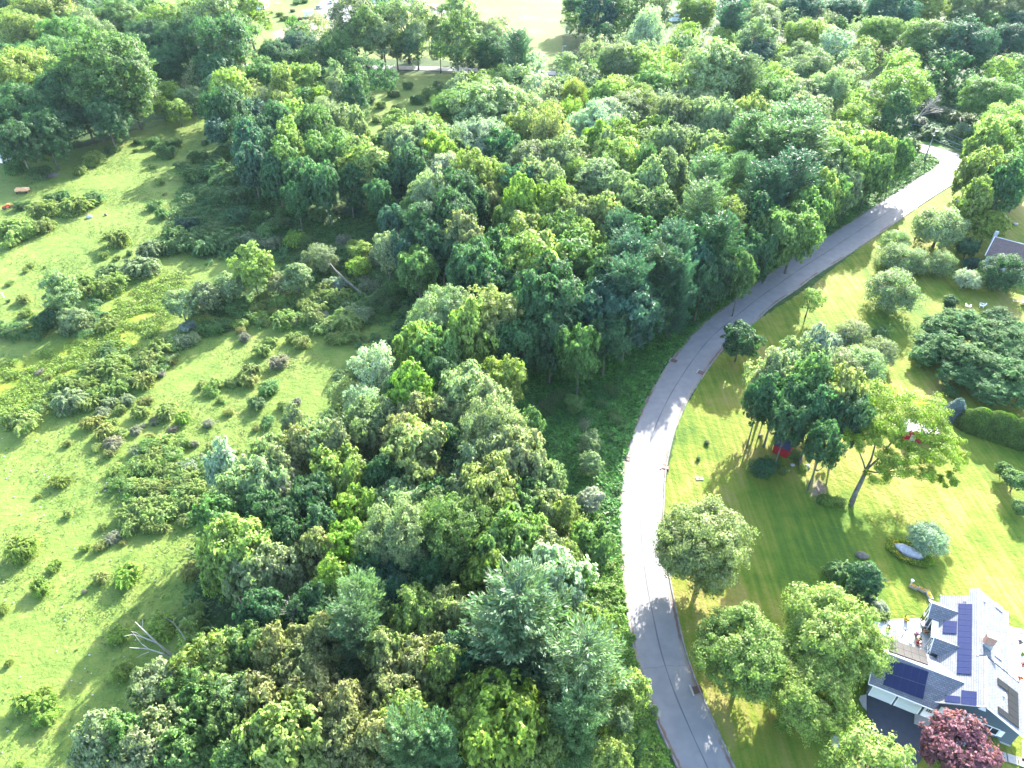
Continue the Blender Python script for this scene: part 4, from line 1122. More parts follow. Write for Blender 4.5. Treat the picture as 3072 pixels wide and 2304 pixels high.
# the leaning yellow-green shade tree in the yard
g = np.random.default_rng(9)
o3 = (2372, 1104); s3 = 600 / 1659
def z3(x, y, z): return at(o3[0] + x * s3, o3[1] + y * s3, z)
B0 = z3(495, 1140, 0)
root = empty('leaning_tree', (B0[0], B0[1], 0))
rel = lambda p: tuple(np.array(p) - np.array([B0[0], B0[1], 0]))
mb = MB()
fork = z3(622, 850, 4.2)
mb.tube([rel(z3(495, 1140, -.2)), rel(z3(540, 1030, 1.6)), rel(z3(590, 930, 3.0)), rel(fork)], [.48, .38, .34, .30], 9)
for tip, r in (((700, 640, 7.5), .20), ((850, 600, 8.0), .2), ((560, 670, 7.0), .14), ((770, 860, 6.0), .15)):
    mb.tube([rel(fork), rel(z3((622 + tip[0]) / 2 + 8, (850 + tip[1]) / 2 + 12, (4.2 + tip[2]) / 2)), rel(z3(*tip))], [r, r * .8, r * .55], 6)
tips = [((700, 640, 7.5), (620, 420, 10)), ((700, 640, 7.5), (760, 300, 11)), ((850, 600, 8), (1000, 420, 10)), ((850, 600, 8), (1150, 420, 10)), ((850, 600, 8), (1200, 600, 8.5)),
        ((770, 860, 6), (950, 780, 7)), ((850, 600, 8), (1020, 720, 7.5)), ((700, 640, 7.5), (900, 260, 11)), ((1200, 600, 8.5), (1350, 680, 7)), ((770, 860, 6), (1180, 830, 6.0)), ((560, 670, 7), (520, 600, 8)), ((560, 670, 7), (530, 290, 9.5))]
for a, b in tips:
    mb.tube([rel(z3(*a)), rel(z3((a[0] + b[0]) / 2, (a[1] + b[1]) / 2 + 10, (a[2] + b[2]) / 2)), rel(z3(*b))], [.11, .08, .03], 5, False)
mb.build('trunk', M['bark'], root, smooth=True)
lob = []
for (x, y, r, z) in ((560, 230, 100, 10), (660, 260, 110, 11), (770, 230, 110, 11.5), (880, 230, 90, 11), (980, 290, 110, 11), (1110, 290, 110, 10.5), (1200, 310, 80, 10), (620, 380, 90, 10), (740, 370, 90, 10.5), (850, 360, 100, 10.5), (980, 400, 110, 10.5), (1100, 400, 110, 10),
                      (1230, 420, 80, 9.5), (560, 480, 80, 9), (680, 500, 70, 9), (830, 500, 90, 9.5), (1240, 540, 80, 9), (1180, 590, 90, 8.5), (1320, 620, 80, 8), (1390, 700, 60, 7.5), (1250, 700, 100, 8), (1300, 780, 80, 7), (1310, 900, 50, 5.5), (500, 600, 70, 8.5), (640, 580, 60, 8.5),
                      (800, 560, 70, 8.5), (930, 760, 90, 7), (1040, 790, 90, 6.5), (860, 800, 80, 6.5), (700, 860, 70, 5.5), (790, 740, 70, 7), (1110, 850, 60, 6), (1060, 690, 70, 7.5), (960, 620, 50, 8)):
    p = rel(z3(x, y + 25, z)); m_ = r * s3 * depth(o3[0] + x * s3, o3[1] + y * s3, z) / FPX
    lob.append((*p, m_))
V, F = leaf_mass([(a, b, c, d * 1.45) for a, b, c, d in lob], g, 42000, .30, .6)
put('crown', mesh_np('crown', V, F), M['leaf'], root, color=(.20, .285, .028, 1))
tag(root, 'leaning yard tree with long pale forked trunk and bright yellow-green crown', 'tree')

# tree fallen across the scrub with vines on its trunk
B0 = atD(798, 645, 0); root = empty('fallen_tree', (B0[0], B0[1], 0)); rel = lambda p: tuple(np.array(p) - np.array([B0[0], B0[1], 0]))
mb = MB(); mb.tube([rel(atD(798, 648, .2)), rel(atD(758, 615, 2.0)), rel(atD(725, 585, 4)), rel(atD(705, 560, 6))], [.35, .3, .24, .15], 8)
mb.build('trunk', M['bark'], root, smooth=True)
V, F = leaf_mass([(*rel(atD(x, y, z)), r) for x, y, z, r in ((760, 612, 1.8, .8), (775, 628, 1.2, 1.0), (790, 640, .8, 1.1), (745, 603, 2.4, .6), (735, 595, 3, .4))], g, 1500, .3)
put('vine', mesh_np('vine', V, F), M['leaf'], root, color=(.15, .22, .06, 1))
V, F = leaf_mass([(*rel(atD(x, y, z)), r) for x, y, z, r in ((700, 558, 6, 2.0), (688, 548, 6, 1.8), (712, 548, 6.3, 1.7), (700, 575, 5, 1.5))], g, 3000, .3)
put('crown', mesh_np('crown', V, F), M['leaf'], root, color=(.13, .17, .08, 1))
tag(root, 'leaning willow-like tree whose long bare trunk with vines rises from the scrub', 'tree')

# the young forked trunk by the road is in place_tree; clipped hedge of arborvitae
def hedge():
    g = np.random.default_rng(12)
    a = atD(2092, 920, 0); b = atD(2310, 992, 0)
    root = empty('hedge', (a[0], a[1], 0))
    d = b - a; Lh = np.linalg.norm(d[:2]); d /= np.linalg.norm(d)
    rows = []
    k = int(Lh / 1.3)
    for i in range(k + 1):
        c = d * (i * 1.3); hh = 4.7 + .6 * math.sin(i * 2.3) + g.uniform(-.3, .3)
        if i < 2: hh *= .75 + .13 * i
        n = 4200
        t = g.uniform(0, 1, n); ph = g.uniform(0, 6.283, n)
        rad = 2.5 * np.sqrt(np.clip(1 - t ** 2.2, 0, 1)) * g.uniform(.88, 1.04, n) + .05
        P = np.column_stack([c[0] + rad * np.cos(ph), c[1] + rad * np.sin(ph), t * hh])
        o = np.column_stack([np.cos(ph), np.sin(ph), t * .8])
        Nn = unit(o + rdir(g, n) * .45)
        A = np.column_stack([np.cos(ph) * .5, np.sin(ph) * .5, np.ones(n)]) + rdir(g, n) * .4
        V, F = cards(g, P, Nn, .36, .16, .2, unit(A))
        put('hedge_plant', mesh_np('hedge_plant', V, F), M['leaf'], root, color=jit((.075, .135, .022), grow_rng, .1))
    tag(root, 'long dense clipped evergreen hedge with a rounded end beside the lawn', 'hedge')
hedge()
# blue spruce
def spruce(x, y, H, R, color, label, name='spruce_tree'):
    g = np.random.default_rng(int(x))
    b = atD(x, y, H * .5); root = empty(name, (b[0], b[1], 0))
    P, A = [], []
    nt_ = 17
    for i in range(nt_):
        t = i / nt_; z = .2 + t * (H - .2); r = R * (1 - t) ** .6 * (1 if i % 2 else .86) + .05
        m = int(520 * (1 - t) + 60)
        ph = g.uniform(0, 6.283, m); q = g.uniform(.45, 1.05, m) ** .6
        P.append(np.column_stack([r * q * np.cos(ph), r * q * np.sin(ph), z - .22 * q + g.normal(0, .05, m)]))
        A.append(np.column_stack([np.cos(ph), np.sin(ph), g.uniform(-.1, .4, m)]))
    P = np.concatenate(P); A = unit(np.concatenate(A)); Nn = unit(rdir(g, len(P)) + A * .8 + np.array([0, 0, .5]))
    V, F = cards(g, P, Nn, .30, .16, .2)
    put('crown', mesh_np('crown', V, F), M['needle'], root, color=color)
    MB().tube([(0, 0, -.2), (0, 0, H * .95)], [.16, .03], 6).build('trunk', M['bark'], root)
    tag(root, label, 'spruce tree')
spruce(2068, 880, 4.8, 2.3, (.10, .155, .18, 1), 'small bluish conical spruce standing at the near end of the hedge')

# ------------------------------------------------------------------ the house with the solar panels
ZS = 600 / 1659
def hp(zx, zy): return (2472 + zx * ZS, 1704 + zy * ZS)
HO = at(*hp(890, 1215))
HA = math.radians(-27.0)
house = empty('house', (HO[0], HO[1], 0), HA)
tag(house, 'grey-roofed house with blue siding, rows of solar panels and a brick chimney', 'house')
hu = np.array([-math.sin(HA), math.cos(HA), 0]); hv = np.array([math.cos(HA), math.sin(HA), 0])
def to_local(p): 
    q = np.array(p) - np.array([HO[0], HO[1], 0]); return np.array([q @ hv, q @ hu, q[2]])
CAMW = np.array([0, 0, H0])
def hit(px, P0, N):
    """house-local point where the line of sight of a pixel meets a plane given in house coordinates"""
    d = at(px[0], px[1], 0) - CAMW
    c = to_local(CAMW); dl = np.array([d @ hv, d @ hu, d[2]])
    t = ((np.array(P0) - c) @ np.array(N)) / (dl @ np.array(N))
    return c + dl * t
EZ = 3.2; SW = .62
W0 = (-.7, 0, EZ); NW = np.array([-SW, 0, 1.0])                   # west slope of the main roof
RS = (4.0, EZ + SW * 4.7); RN = (3.2, EZ + SW * 3.9)              # ridge (v, z): south part, north part
ES = (RS[1] - EZ) / (9.1 - RS[0]); EN = (RN[1] - EZ) / (7.6 - RN[0])
E0S = (9.1, 0, EZ); NES = np.array([ES, 0, 1.0]); E0N = (7.6, 0, EZ); NEN = np.array([EN, 0, 1.0])
GR = (2.7, 4.9)                                                    # wing ridge (u, z)
GS = (4.9 - 2.8) / 3.9; GN = (4.9 - 2.8) / 3.9
G0S = (0, -1.2, 2.8); NGS = np.array([0, -GS, 1.0]); G0N = (0, 6.6, 2.8); NGN = np.array([0, GN, 1.0])
def clap(mb, x0, x1, y, z0, z1, top=None, step=.18, out=-.02):
    """lap siding: one board course above the other on a wall facing -y"""
    z = z0
    while z < z1 - .02:
        a, b = x0, x1
        if top: 
            a, b = top(z + step * .5)
            if b - a < .1: break
        mb.add([(a, y + out, z), (b, y + out, z), (b, y, min(z + step, z1)), (a, y, min(z + step, z1))], [(0, 1, 2, 3)])
        mb.add([(a, y, z), (b, y, z), (b, y + out, z), (a, y + out, z)], [(0, 1, 2, 3)])
        z += step
mb = MB()
zr = lambda v: EZ - .1 + (SW * (v + .7) if v < 4.0 else ES * (9.1 - v))
mb.add([(0, 0, 0), (8.7, 0, 0), (8.7, 0, zr(8.7)), (4.0, 0, zr(4.0)), (0, 0, zr(0)), (0, 7.2, 0), (8.7, 7.2, 0), (8.7, 7.2, zr(8.7)), (4.0, 7.2, zr(4.0)), (0, 7.2, zr(0))],
       [(0, 1, 2, 3, 4), (9, 8, 7, 6, 5), (0, 5, 6, 1), (1, 6, 7, 2), (0, 4, 9, 5)])
mb.box(.05, 7.3, 7.21, 16.8, 0, 3.1)
clap(mb, 0, 8.7, 0, .3, 6.0, lambda z: (max(0, (z - EZ) / SW - .5), min(8.7, 9.0 - max(0, z - EZ) / ES)))
mb.build('wall', M['siding'], house)
MB().box(-.06, 8.76, -.06, 0, 0, .3).build('foundation', M['concrete'], house)
mb = MB()
mb.box(-7.7, -.02, -.8, 6.2, 0, 2.75)
mb.add([(-7.7, -.8, 2.75), (-7.7, 6.2, 2.75), (-7.7, 2.7, 4.75)], [(0, 2, 1)])
clap(mb, -7.7, -.02, -.8, .05, 2.7)
mb.build('garage_wall', M['siding'], house)
# roofs
T = .14
w = lambda v: EZ + SW * (v + .7)
mb = MB()
mb.slab([(-.7, -.35, w(-.7)), (4.0, -.35, w(4.0)), (4.0, 7.0, w(4.0)), (-.7, 7.0, w(-.7))], T)
mb.slab([(-.7, 7.0, w(-.7)), (3.2, 7.0, w(3.2)), (3.2, 17.0, w(3.2)), (-.7, 17.0, w(-.7))], T)
mb.slab([(2.3, 17.0, w(2.3)), (3.2, 17.0, w(3.2)), (3.2, 18.3, w(3.2)), (2.3, 18.3, w(2.3))], T)
mb.slab([(4.0, -.35, RS[1]), (9.1, -.35, EZ), (9.1, 6.9, EZ), (4.0, 6.9, RS[1])], T)
mb.slab([(3.2, 6.9, RN[1]), (7.6, 6.9, EZ), (7.6, 18.3, EZ), (3.2, 18.3, RN[1])], T)
roof = mb.build('roof', M['shingle_main'], house)
mb = MB()
mb.tube([(4.0, -.35, RS[1] + .02), (4.0, 6.95, RS[1] + .02)], .09, 6); mb.tube([(3.2, 6.95, RN[1] + .02), (3.2, 18.3, RN[1] + .02)], .09, 6)
mb.build('ridge_cap', mat('ridge_shingle', (.42, .43, .45), .85, .2, var=.15, scale=6), roof)
mb = MB()
mb.slab([(-8.1, -1.2, 2.8), (-.62, -1.2, 2.8), (2.04, 2.7, 4.9), (-8.1, 2.7, 4.9)], T)
mb.slab([(-8.1, 2.7, 4.9), (2.04, 2.7, 4.9), (-.6, 6.6, 2.8), (-8.1, 6.6, 2.8)], T)
wing = mb.build('wing_roof', M['shingle_wing'], house)
MB().tube([(-8.1, 2.7, 4.92), (2.0, 2.7, 4.92)], .08, 6).build('ridge_cap', bpy.data.materials['ridge_shingle'], wing)
# white trim: rake boards, gutters
mb = MB()
mb.box(-8.15, -.6, -1.32, -1.21, 2.66, 2.79)
mb.box(9.11, 9.22, -.35, 6.9, EZ - .14, EZ); mb.box(7.61, 7.72, 6.95, 18.3, EZ - .14, EZ)
mb.box(7.6, 9.1, 6.9, 7.0, EZ - .1, EZ + .05)
mb.slab([(-.7, -.42, w(-.7) + .02), (4.0, -.42, w(4) + .02), (4.0, -.35, w(4) + .02), (-.7, -.35, w(-.7) + .02)], .18)
mb.slab([(4.0, -.42, RS[1] + .02), (9.1, -.42, EZ + .02), (9.1, -.35, EZ + .02), (4.0, -.35, RS[1] + .02)], .18)
mb.slab([(-8.17, -1.2, 2.82), (-8.1, -1.2, 2.82), (-8.1, 2.7, 4.92), (-8.17, 2.7, 4.92)], .18)
mb.slab([(-8.17, 2.7, 4.92), (-8.1, 2.7, 4.92), (-8.1, 6.6, 2.82), (-8.17, 6.6, 2.82)], .18)
mb.box(-.7, 2.3, 17.0, 17.08, 3.0, 3.2)
mb.build('white_trim', M['white_paint'], house)

def panels(zpts, P0, N, rows, cols, m, name='solar_panel', lift=.12, t=.05, gap=.012):
    """a bank of solar panels between four corners traced on a roof slope; each panel is one part"""
    N = N / np.linalg.norm(N)
    q = [hit(hp(*z), P0, N) + N * lift for z in zpts]     # NW, NE, SE, SW
    for r in range(rows):
        for c in range(cols):
            def P(i, j):
                a = q[0] * (1 - j) + q[1] * j; b = q[3] * (1 - j) + q[2] * j
                return a * (1 - i) + b * i
            g_ = gap
            i0, i1 = r / rows + g_ * 1.2 / rows, (r + 1) / rows - g_ * 1.2 / rows; j0, j1 = c / cols + g_ / cols, (c + 1) / cols - g_ / cols
            pts = [P(i0, j0), P(i0, j1), P(i1, j1), P(i1, j0)]
            mid = sum(pts) / 4
            # panel modelled about its own centre, x along the row
            mb = MB(); mb.slab([p - mid for p in pts], t)
            mb.build(name, m, house, tuple(mid))
NWn = NW
panels([(1115, 298), (1232, 303), (1228, 888), (1102, 878)], W0, NWn, 12, 1, M['solar_cell'])
panels([(989, 438), (1107, 446), (1104, 549), (984, 541)], W0, NWn, 2, 1, M['solar_cell'])
panels([(1141, 1016), (1271, 1030), (1270, 1150), (1136, 1132)], W0, NWn, 2, 1, M['solar_cell'])
panels([(1006, 1056), (1135, 1070), (1134, 1128), (1003, 1112)], W0, NWn, 1, 1, M['solar_cell'])
panels([(535, 748), (868, 860), (841, 972), (514, 866)], G0S, NGS, 1, 5, M['solar_cell'])
panels([(512, 868), (841, 976), (820, 1090), (487, 970)], G0S, NGS, 1, 5, M['solar_cell'])
panels([(524, 588), (840, 690), (866, 811), (538, 694)], G0N, NGN, 2, 5, M['solar_black'])
panels([(1520, 973), (1605, 1040), (1613, 1332), (1527, 1266)], E0S, NES, 5, 1, M['solar_black'])
panels([(1433, 908), (1520, 972), (1520, 1030), (1436, 966)], E0S, NES, 1, 1, M['solar_black'])
panels([(1437, 1145), (1526, 1210), (1528, 1266), (1440, 1200)], E0S, NES, 1, 1, M['solar_black'])

# chimney through the ridge
c = hit(hp(1375, 590), (0, 0, 6.1), (0, 0, 1))
cz = MB().box(-.55, .55, -.42, .42, -1.6, 1.0)
chim = cz.build('chimney', M['brick_red'], house, (c[0] + .1, c[1], 5.9))
MB().box(-.66, .66, -.52, .52, 1.0, 1.14).build('chimney_cap', mat('weathered_cap', (.5, .48, .43), .9, .1, var=.35, scale=3), chim)
MB().box(-.62, .62, -.5, -.43, -1.2, -.45).build('flashing', M['grey_metal'], chim)

def on_slope(zx, zy, P0, N, wv, wu, name, m, h=.1, parent=house):
    N = N / np.linalg.norm(N); p = hit(hp(zx, zy), P0, N)
    ax = np.array([N[2], 0, -N[0]]) if abs(N[0]) > .01 else np.array([1, 0, 0])
    ay = np.cross(N, ax)
    pts = [p + ax * sx * wv / 2 + ay * sy * wu / 2 + N * h - p for sx, sy in ((-1, -1), (1, -1), (1, 1), (-1, 1))]
    mb = MB(); mb.slab(pts, h + .05)
    return mb.build(name, m, parent, tuple(p))
for (zx, zy, P0, N) in ((1440, 722, E0N, NEN), (1440, 800, E0N, NEN), (1447, 325, E0N, NEN)):
    sk = on_slope(zx, zy, P0, N, 1.15, .75, 'skylight', M['white_paint'], .14)
    Nn_ = N / np.linalg.norm(N); ax = np.array([Nn_[2], 0, -Nn_[0]]); ay = np.cross(Nn_, ax)
    MB().slab([ax * a * .48 + ay * b * .29 + Nn_ * .16 for a, b in ((-1, -1), (1, -1), (1, 1), (-1, 1))], .015).build('pane', mat('skylight_glass', (.10, .13, .10), .06, .6), sk)
for (zx, zy, P0, N) in ((1172, 268, W0, NW), (1487, 1050, E0S, NES), (1330, 268, E0N, NEN)):
    p = hit(hp(zx, zy), P0, N)
    MB().tube([(0, 0, -.1), (0, 0, .4)], .07, 8).box(-.2, .2, -.2, .2, -.1, .04).build('vent_pipe', M['white_paint'], house, tuple(p))

# windows and doors
def window(c, wdt, hgt, facing='s', panes=2, shutters=False, parent=house, sill=True):
    """c = centre of the opening in house coordinates; faces south (-y) or west (-x)"""
    R = Matrix.Rotation(0 if facing == 's' else -math.pi / 2, 4, 'Z')
    fr = MB()
    fw = .09
    fr.box(-wdt / 2 - fw, wdt / 2 + fw, -.07, .02, hgt / 2, hgt / 2 + fw); fr.box(-wdt / 2 - fw, wdt / 2 + fw, -.1, .02, -hgt / 2 - fw, -hgt / 2)
    fr.box(-wdt / 2 - fw, -wdt / 2, -.07, .02, -hgt / 2, hgt / 2); fr.box(wdt / 2, wdt / 2 + fw, -.07, .02, -hgt / 2, hgt / 2)
    for i in range(1, panes):
        x = -wdt / 2 + wdt * i / panes; fr.box(x - .04, x + .04, -.065, .02, -hgt / 2, hgt / 2)
    o = fr.build('window', M['white_paint'], parent, tuple(c)); o.rotation_euler = R.to_euler()
    for i in range(panes):
        a = -wdt / 2 + wdt * i / panes + .05; b = -wdt / 2 + wdt * (i + 1) / panes - .05
        MB().box(a, b, -.035, -.015, -hgt / 2 + .01, hgt / 2 - .01).build('pane', M['glass_dark'], o)
    if shutters:
        for s in (-1, 1):
            x = s * (wdt / 2 + fw + .28)
            sh = MB().box(x - .24, x + .24, -.06, -.025, -hgt / 2 - .05, hgt / 2 + .05)
            for k in range(7): sh.box(x - .19, x + .19, -.075, -.06, -hgt / 2 + .05 + k * (hgt - .1) / 7, -hgt / 2 + .05 + (k + .6) * (hgt - .1) / 7)
            sh.build('shutter', M['white_paint'], o)
    return o
SP0 = (0, -.02, 0); SN = (0, 1, 0)
a = hit(hp(1058, 1211), SP0, SN); window((a[0], -.03, 1.75), 1.55, 1.15, 's', 2, True)
b = hit(hp(1380, 1338), SP0, SN); window((b[0], -.03, 1.75), 1.55, 1.15, 's', 2, True)
c_ = hit(hp(1236, 1259), SP0, SN); window((c_[0], -.03, 2.6), 1.35, .45, 's', 1)
vent = MB().add([(-.42, -.08, -.25), (.42, -.08, -.25), (.25, -.08, .3), (-.25, -.08, .3), (-.42, .02, -.25), (.42, .02, -.25), (.25, .02, .3), (-.25, .02, .3)], [(0, 1, 2, 3), (0, 4, 5, 1), (1, 5, 6, 2), (2, 6, 7, 3), (3, 7, 4, 0)])
vent.build('gable_vent', M['white_paint'], house, (4.0, -.03, 5.0))
for v0, v1 in ((-7.35, -4.75), (-4.3, -1.75)):
    d = MB().box(0, v1 - v0, -.09, .0, 0, 2.25)
    do = d.build('garage_door', mat('garage_door_paint', (.55, .60, .60), .5), house, (v0, -.83, .02))
    W_ = v1 - v0
    for r in range(4):
        for k in range(4):
            MB().box(W_ * (k + .08) / 4, W_ * (k + .92) / 4, -.12, -.09, .07 + r * .55, .52 + r * .55).build('door_panel', bpy.data.materials['garage_door_paint'], do)
    MB().box(-.1, W_ + .1, -.13, .0, 2.25, 2.38).box(-.1, 0, -.13, .0, 0, 2.25).box(W_, W_ + .1, -.13, 0, 0, 2.25).build('door_frame', M['white_paint'], do)
dr = MB().box(0, .95, -.09, 0, 0, 2.1).box(-.12, 0, -.11, 0, 0, 2.2).box(.95, 1.07, -.11, 0, 0, 2.2).box(-.12, 1.07, -.11, 0, 2.1, 2.22).build('entry_door', M['white_paint'], house, (-1.25, -.83, .25))
for r in range(2):
    for k in range(3): MB().box(.15 + k * .23, .34 + k * .23, -.105, -.09, 1.25 + r * .3, 1.5 + r * .3).build('pane', M['glass_dark'], dr)
MB().tube([(.86, -.12, 1.0), (.86, -.16, 1.0)], .03, 6).build('handle', M['grey_metal'], dr)
for v in (-4.52, -1.6):
    MB().box(-.07, .07, -.16, 0, -.14, .12).build('wall_lamp', M['black_metal'], house, (v, -.84, 2.0))
MB().box(-1.9, -.05, -2.3, -.85, 0, .22).build('step', M['concrete'], house)
# projecting gabled bays on the west side
def bay(u0, u1, v0, ridge, eave, name, nwin, hz=0):
    um = (u0 + u1) / 2
    b_ = MB()
    b_.add([(v0, u0, 0), (v0, u1, 0), (v0, u1, eave), (v0, um, ridge - .1), (v0, u0, eave), (1.6, u0, 0), (1.6, u1, 0), (1.6, u1, eave), (1.6, um, ridge - .1), (1.6, u0, eave)],
           [(0, 4, 3, 2, 1), (0, 5, 9, 4), (1, 2, 7, 6)])
    o = b_.build(name, M['siding'], house)
    r_ = MB()
    r_.slab([(v0 - .25, u0 - .25, eave - .1), (v0 - .25, um, ridge), (2.0, um, ridge), (2.0, u0 - .25, eave - .1)], .1)
    r_.slab([(v0 - .25, u1 + .25, eave - .1), (v0 - .25, um, ridge), (2.0, um, ridge), (2.0, u1 + .25, eave - .1)], .1)
    r_.build('bay_roof', M['shingle_wing'], o)
    MB().slab([(v0 - .3, u0 - .25, eave - .08), (v0 - .24, u0 - .25, eave - .08), (v0 - .24, um, ridge + .03), (v0 - .3, um, ridge + .03)], .14).slab([(v0 - .3, um, ridge + .03), (v0 - .24, um, ridge + .03), (v0 - .24, u1 + .25, eave - .08), (v0 - .3, u1 + .25, eave - .08)], .14).build('rake_board', M['white_paint'], o)
    return o
b1 = bay(12.5, 15.3, -1.8, 4.5, 3.3, 'bay', 3)
for k, uu in enumerate((13.05, 13.9, 14.75)): window((-1.82, uu, 1.9), .6, 1.9, 'w', 1, parent=b1)
b2 = bay(6.9, 9.3, -1.3, 4.7, 3.5, 'bay', 3)
for uu in (7.45, 8.1, 8.75): window((-1.32, uu, 2.3), .42, 1.5, 'w', 1, parent=b2)
aw = MB().box(-1.5, -.6, 9.35, 12.4, 3.02, 3.14).tube([(-1.45, 9.45, .6), (-1.45, 9.45, 3.02)], .06, 6).tube([(-1.45, 12.3, .6), (-1.45, 12.3, 3.02)], .06, 6)
aw.build('awning', M['white_paint'], house)
# west deck with planks laid across it, railings and steps
def zl(pts, z): return [to_local(at(*hp(x, y), z)) for x, y in pts]
def poly_clip_x(poly, a, b):
    """part of a polygon between x=a and x=b"""
    def cl(P, f, inside):
        out = []
        for i in range(len(P)):
            p, q = P[i], P[(i + 1) % len(P)]
            if inside(p): out.append(p)
            if inside(p) != inside(q):
                t = (f - p[0]) / (q[0] - p[0]); out.append((f, p[1] + (q[1] - p[1]) * t))
        return out
    P = cl(poly, a, lambda p: p[0] >= a)
    return cl(P, b, lambda p: p[0] <= b) if len(P) > 2 else []
def decking(name, poly2, z, m, width, under=.18, label=None):
    lo = min(p[0] for p in poly2); hi = max(p[0] for p in poly2)
    base = MB(); base.prism([(p[0], p[1]) for p in poly2][::1], z - under, z - .05)
    root = base.build(name, m, house)
    x = lo
    while x < hi:
        c = poly_clip_x([(p[0], p[1]) for p in poly2], x + .012, min(x + width, hi))
        if len(c) > 2:
            MB().prism(c, z - .045, z).build('plank', m, root)
        x += width
    return root
dk = [tuple(p[:2]) for p in zl([(862, 415), (700, 420), (520, 426), (445, 436), (400, 452), (430, 500), (500, 560), (530, 590), (780, 668), (865, 700), (905, 560)], .6)]
decking('deck', dk, .6, M['deck_white'], .42)
ck = [tuple(p[:2]) for p in zl([(400, 452), (330, 490), (280, 540), (250, 600), (240, 660), (262, 705), (300, 700), (305, 640), (335, 590), (380, 545), (430, 505)], .3)]
MB().prism(ck, .02, .3).build('curved_walk', M['concrete'], house)
ed = [(7.7, 8.6), (7.7, 17.9), (10.3, 17.6), (12.5, 16.8), (12.5, 8.6)]
decking('patio_deck', ed, .55, M['white_paint'], .6)
mb = MB()
def rail(mb, pts, z0, h=.95, n=5):
    for a, b in zip(pts[:-1], pts[1:]):
        a, b = np.array(a), np.array(b)
        k = max(1, int(np.linalg.norm(b - a) / 1.5))
        for i in range(k + 1):
            p = a + (b - a) * i / k; mb.box(p[0] - .04, p[0] + .04, p[1] - .04, p[1] + .04, z0, z0 + h)
        for hh in (.15, h): mb.tube([(a[0], a[1], z0 + hh), (b[0], b[1], z0 + hh)], .025, 4)
rail(mb, [p[:2] for p in zl([(665, 418), (800, 425), (812, 520), (790, 600)], .6)], .6)
rail(mb, [p[:2] for p in zl([(515, 500), (660, 545), (640, 580)], .6)], .6)
mb.build('railing', M['black_metal'], house)

# things on the deck
def hw(zx, zy, z):
    return tuple(at(*hp(zx, zy), z)) 
def table(p, r, label):
    t = empty('patio_table', p); MB().tube([(0, 0, .68), (0, 0, .72)], r, 18).build('tabletop', M['grey_metal'], t)
    for k in range(4):
        a = k * math.pi / 2 + .5; MB().tube([(r * .7 * math.cos(a), r * .7 * math.sin(a), 0), (r * .5 * math.cos(a), r * .5 * math.sin(a), .68)], .025, 5).build('leg', M['black_metal'], t)
    tag(t, label, 'table')
table(hw(828, 490, .6), .55, 'round grey patio table close to the house wall on the deck')
table(hw(610, 545, .6), .42, 'small pale table at the near side of the wooden deck')
def chair(p, rz, m, label, group):
    t = empty('patio_chair', p, rz)
    MB().box(-.27, .27, -.25, .25, .38, .44).build('seat', m, t)
    MB().add([(-.27, .22, .44), (.27, .22, .44), (.27, .36, .95), (-.27, .36, .95), (-.27, .26, .44), (.27, .26, .44), (.27, .40, .95), (-.27, .40, .95)], [(0, 1, 2, 3), (7, 6, 5, 4), (0, 4, 5, 1), (2, 6, 7, 3), (0, 3, 7, 4), (1, 5, 6, 2)]).build('backrest', m, t)
    for x in (-.24, .24):
        for y in (-.22, .22): MB().box(x - .025, x + .025, y - .025, y + .025, 0, .38).build('leg', m, t)
        MB().box(x - .03, x + .03, -.25, .28, .6, .64).build('armrest', m, t)
    tag(t, label, 'chair', group)
GP = 'chairs on the decks of the house'
chair(hw(850, 485, .6), 2.0, M['black_metal'], 'black chair pulled up to the round grey patio table', GP)
chair(hw(835, 540, .6), 3.0, mat('teak', (.32, .2, .1), .7), 'brown wooden chair on the near side of the round grey patio table', GP)
chair(hw(870, 450, .6), .8, mat('dark_seat', (.08, .07, .06), .8), 'dark brown chair in the corner under the bay windows', GP)
chair(hw(560, 548, .6), -1.2, M['white_paint'], 'white chair beside the small pale deck table', GP)
chair(hw(720, 600, .6), 1.0, M['white_paint'], 'white chair alone near the solar panel end of the deck', GP)
chair(hw(1545, 655, .6), -.6, M['white_paint'], 'white chair against the east wall on the bright patio', GP)
chair(hw(1550, 765, .6), .9, M['white_paint'], 'white chair nearest the roof corner on the bright patio', GP)
chair(hw(1630, 675, .6), 2.1, M['white_paint'], 'white chair at the outer rim of the bright patio', GP)
mb = MB().box(-1.1, 1.1, -.3, .3, .42, .5)
for i in range(9): mb.box(-1 + i * .24, -.9 + i * .24, -.28, .28, .5, .54)
b_ = mb.box(-1, -.9, -.25, .25, 0, .42).box(.9, 1, -.25, .25, 0, .42).build('patio_bench', M['white_paint'], None, hw(1585, 530, .6), HA + .2)
tag(b_, 'white slatted bench at the far corner of the bright patio', 'bench')
def planter(p, s, fl, label, group='flower pots on the decks'):
    t = empty('flower_pot', p)
    MB().tube([(0, 0, 0), (0, 0, s)], [s * .5, s * .7], 10).build('pot', mat('pot_clay', (.25, .12, .08), .8), t)
    V, F = leaf_mass([(0, 0, s * 1.3, s * .9)], np.random.default_rng(int(p[0] * 97) % 999), 160, .16)
    put('foliage', mesh_np('foliage', V, F), M['leaf'], t, color=fl)
    tag(t, label, 'flower pot', group)
planter(hw(677, 440, .6), .42, (.45, .42, .03, 1), 'pot of yellow flowers on the far rim of the deck')
planter(hw(527, 512, .6), .4, (.05, .1, .03, 1), 'dark green potted plant on the outer corner of the deck')
planter(hw(760, 560, .6), .38, (.22, .12, .25, 1), 'pot of mauve flowers in the middle of the deck')
planter(hw(778, 605, .6), .34, (.10, .16, .04, 1), 'leafy potted plant second from the roof of the wing')
planter(hw(775, 640, .6), .34, (.35, .04, .06, 1), 'pot of dark red flowers next to the roof of the wing')
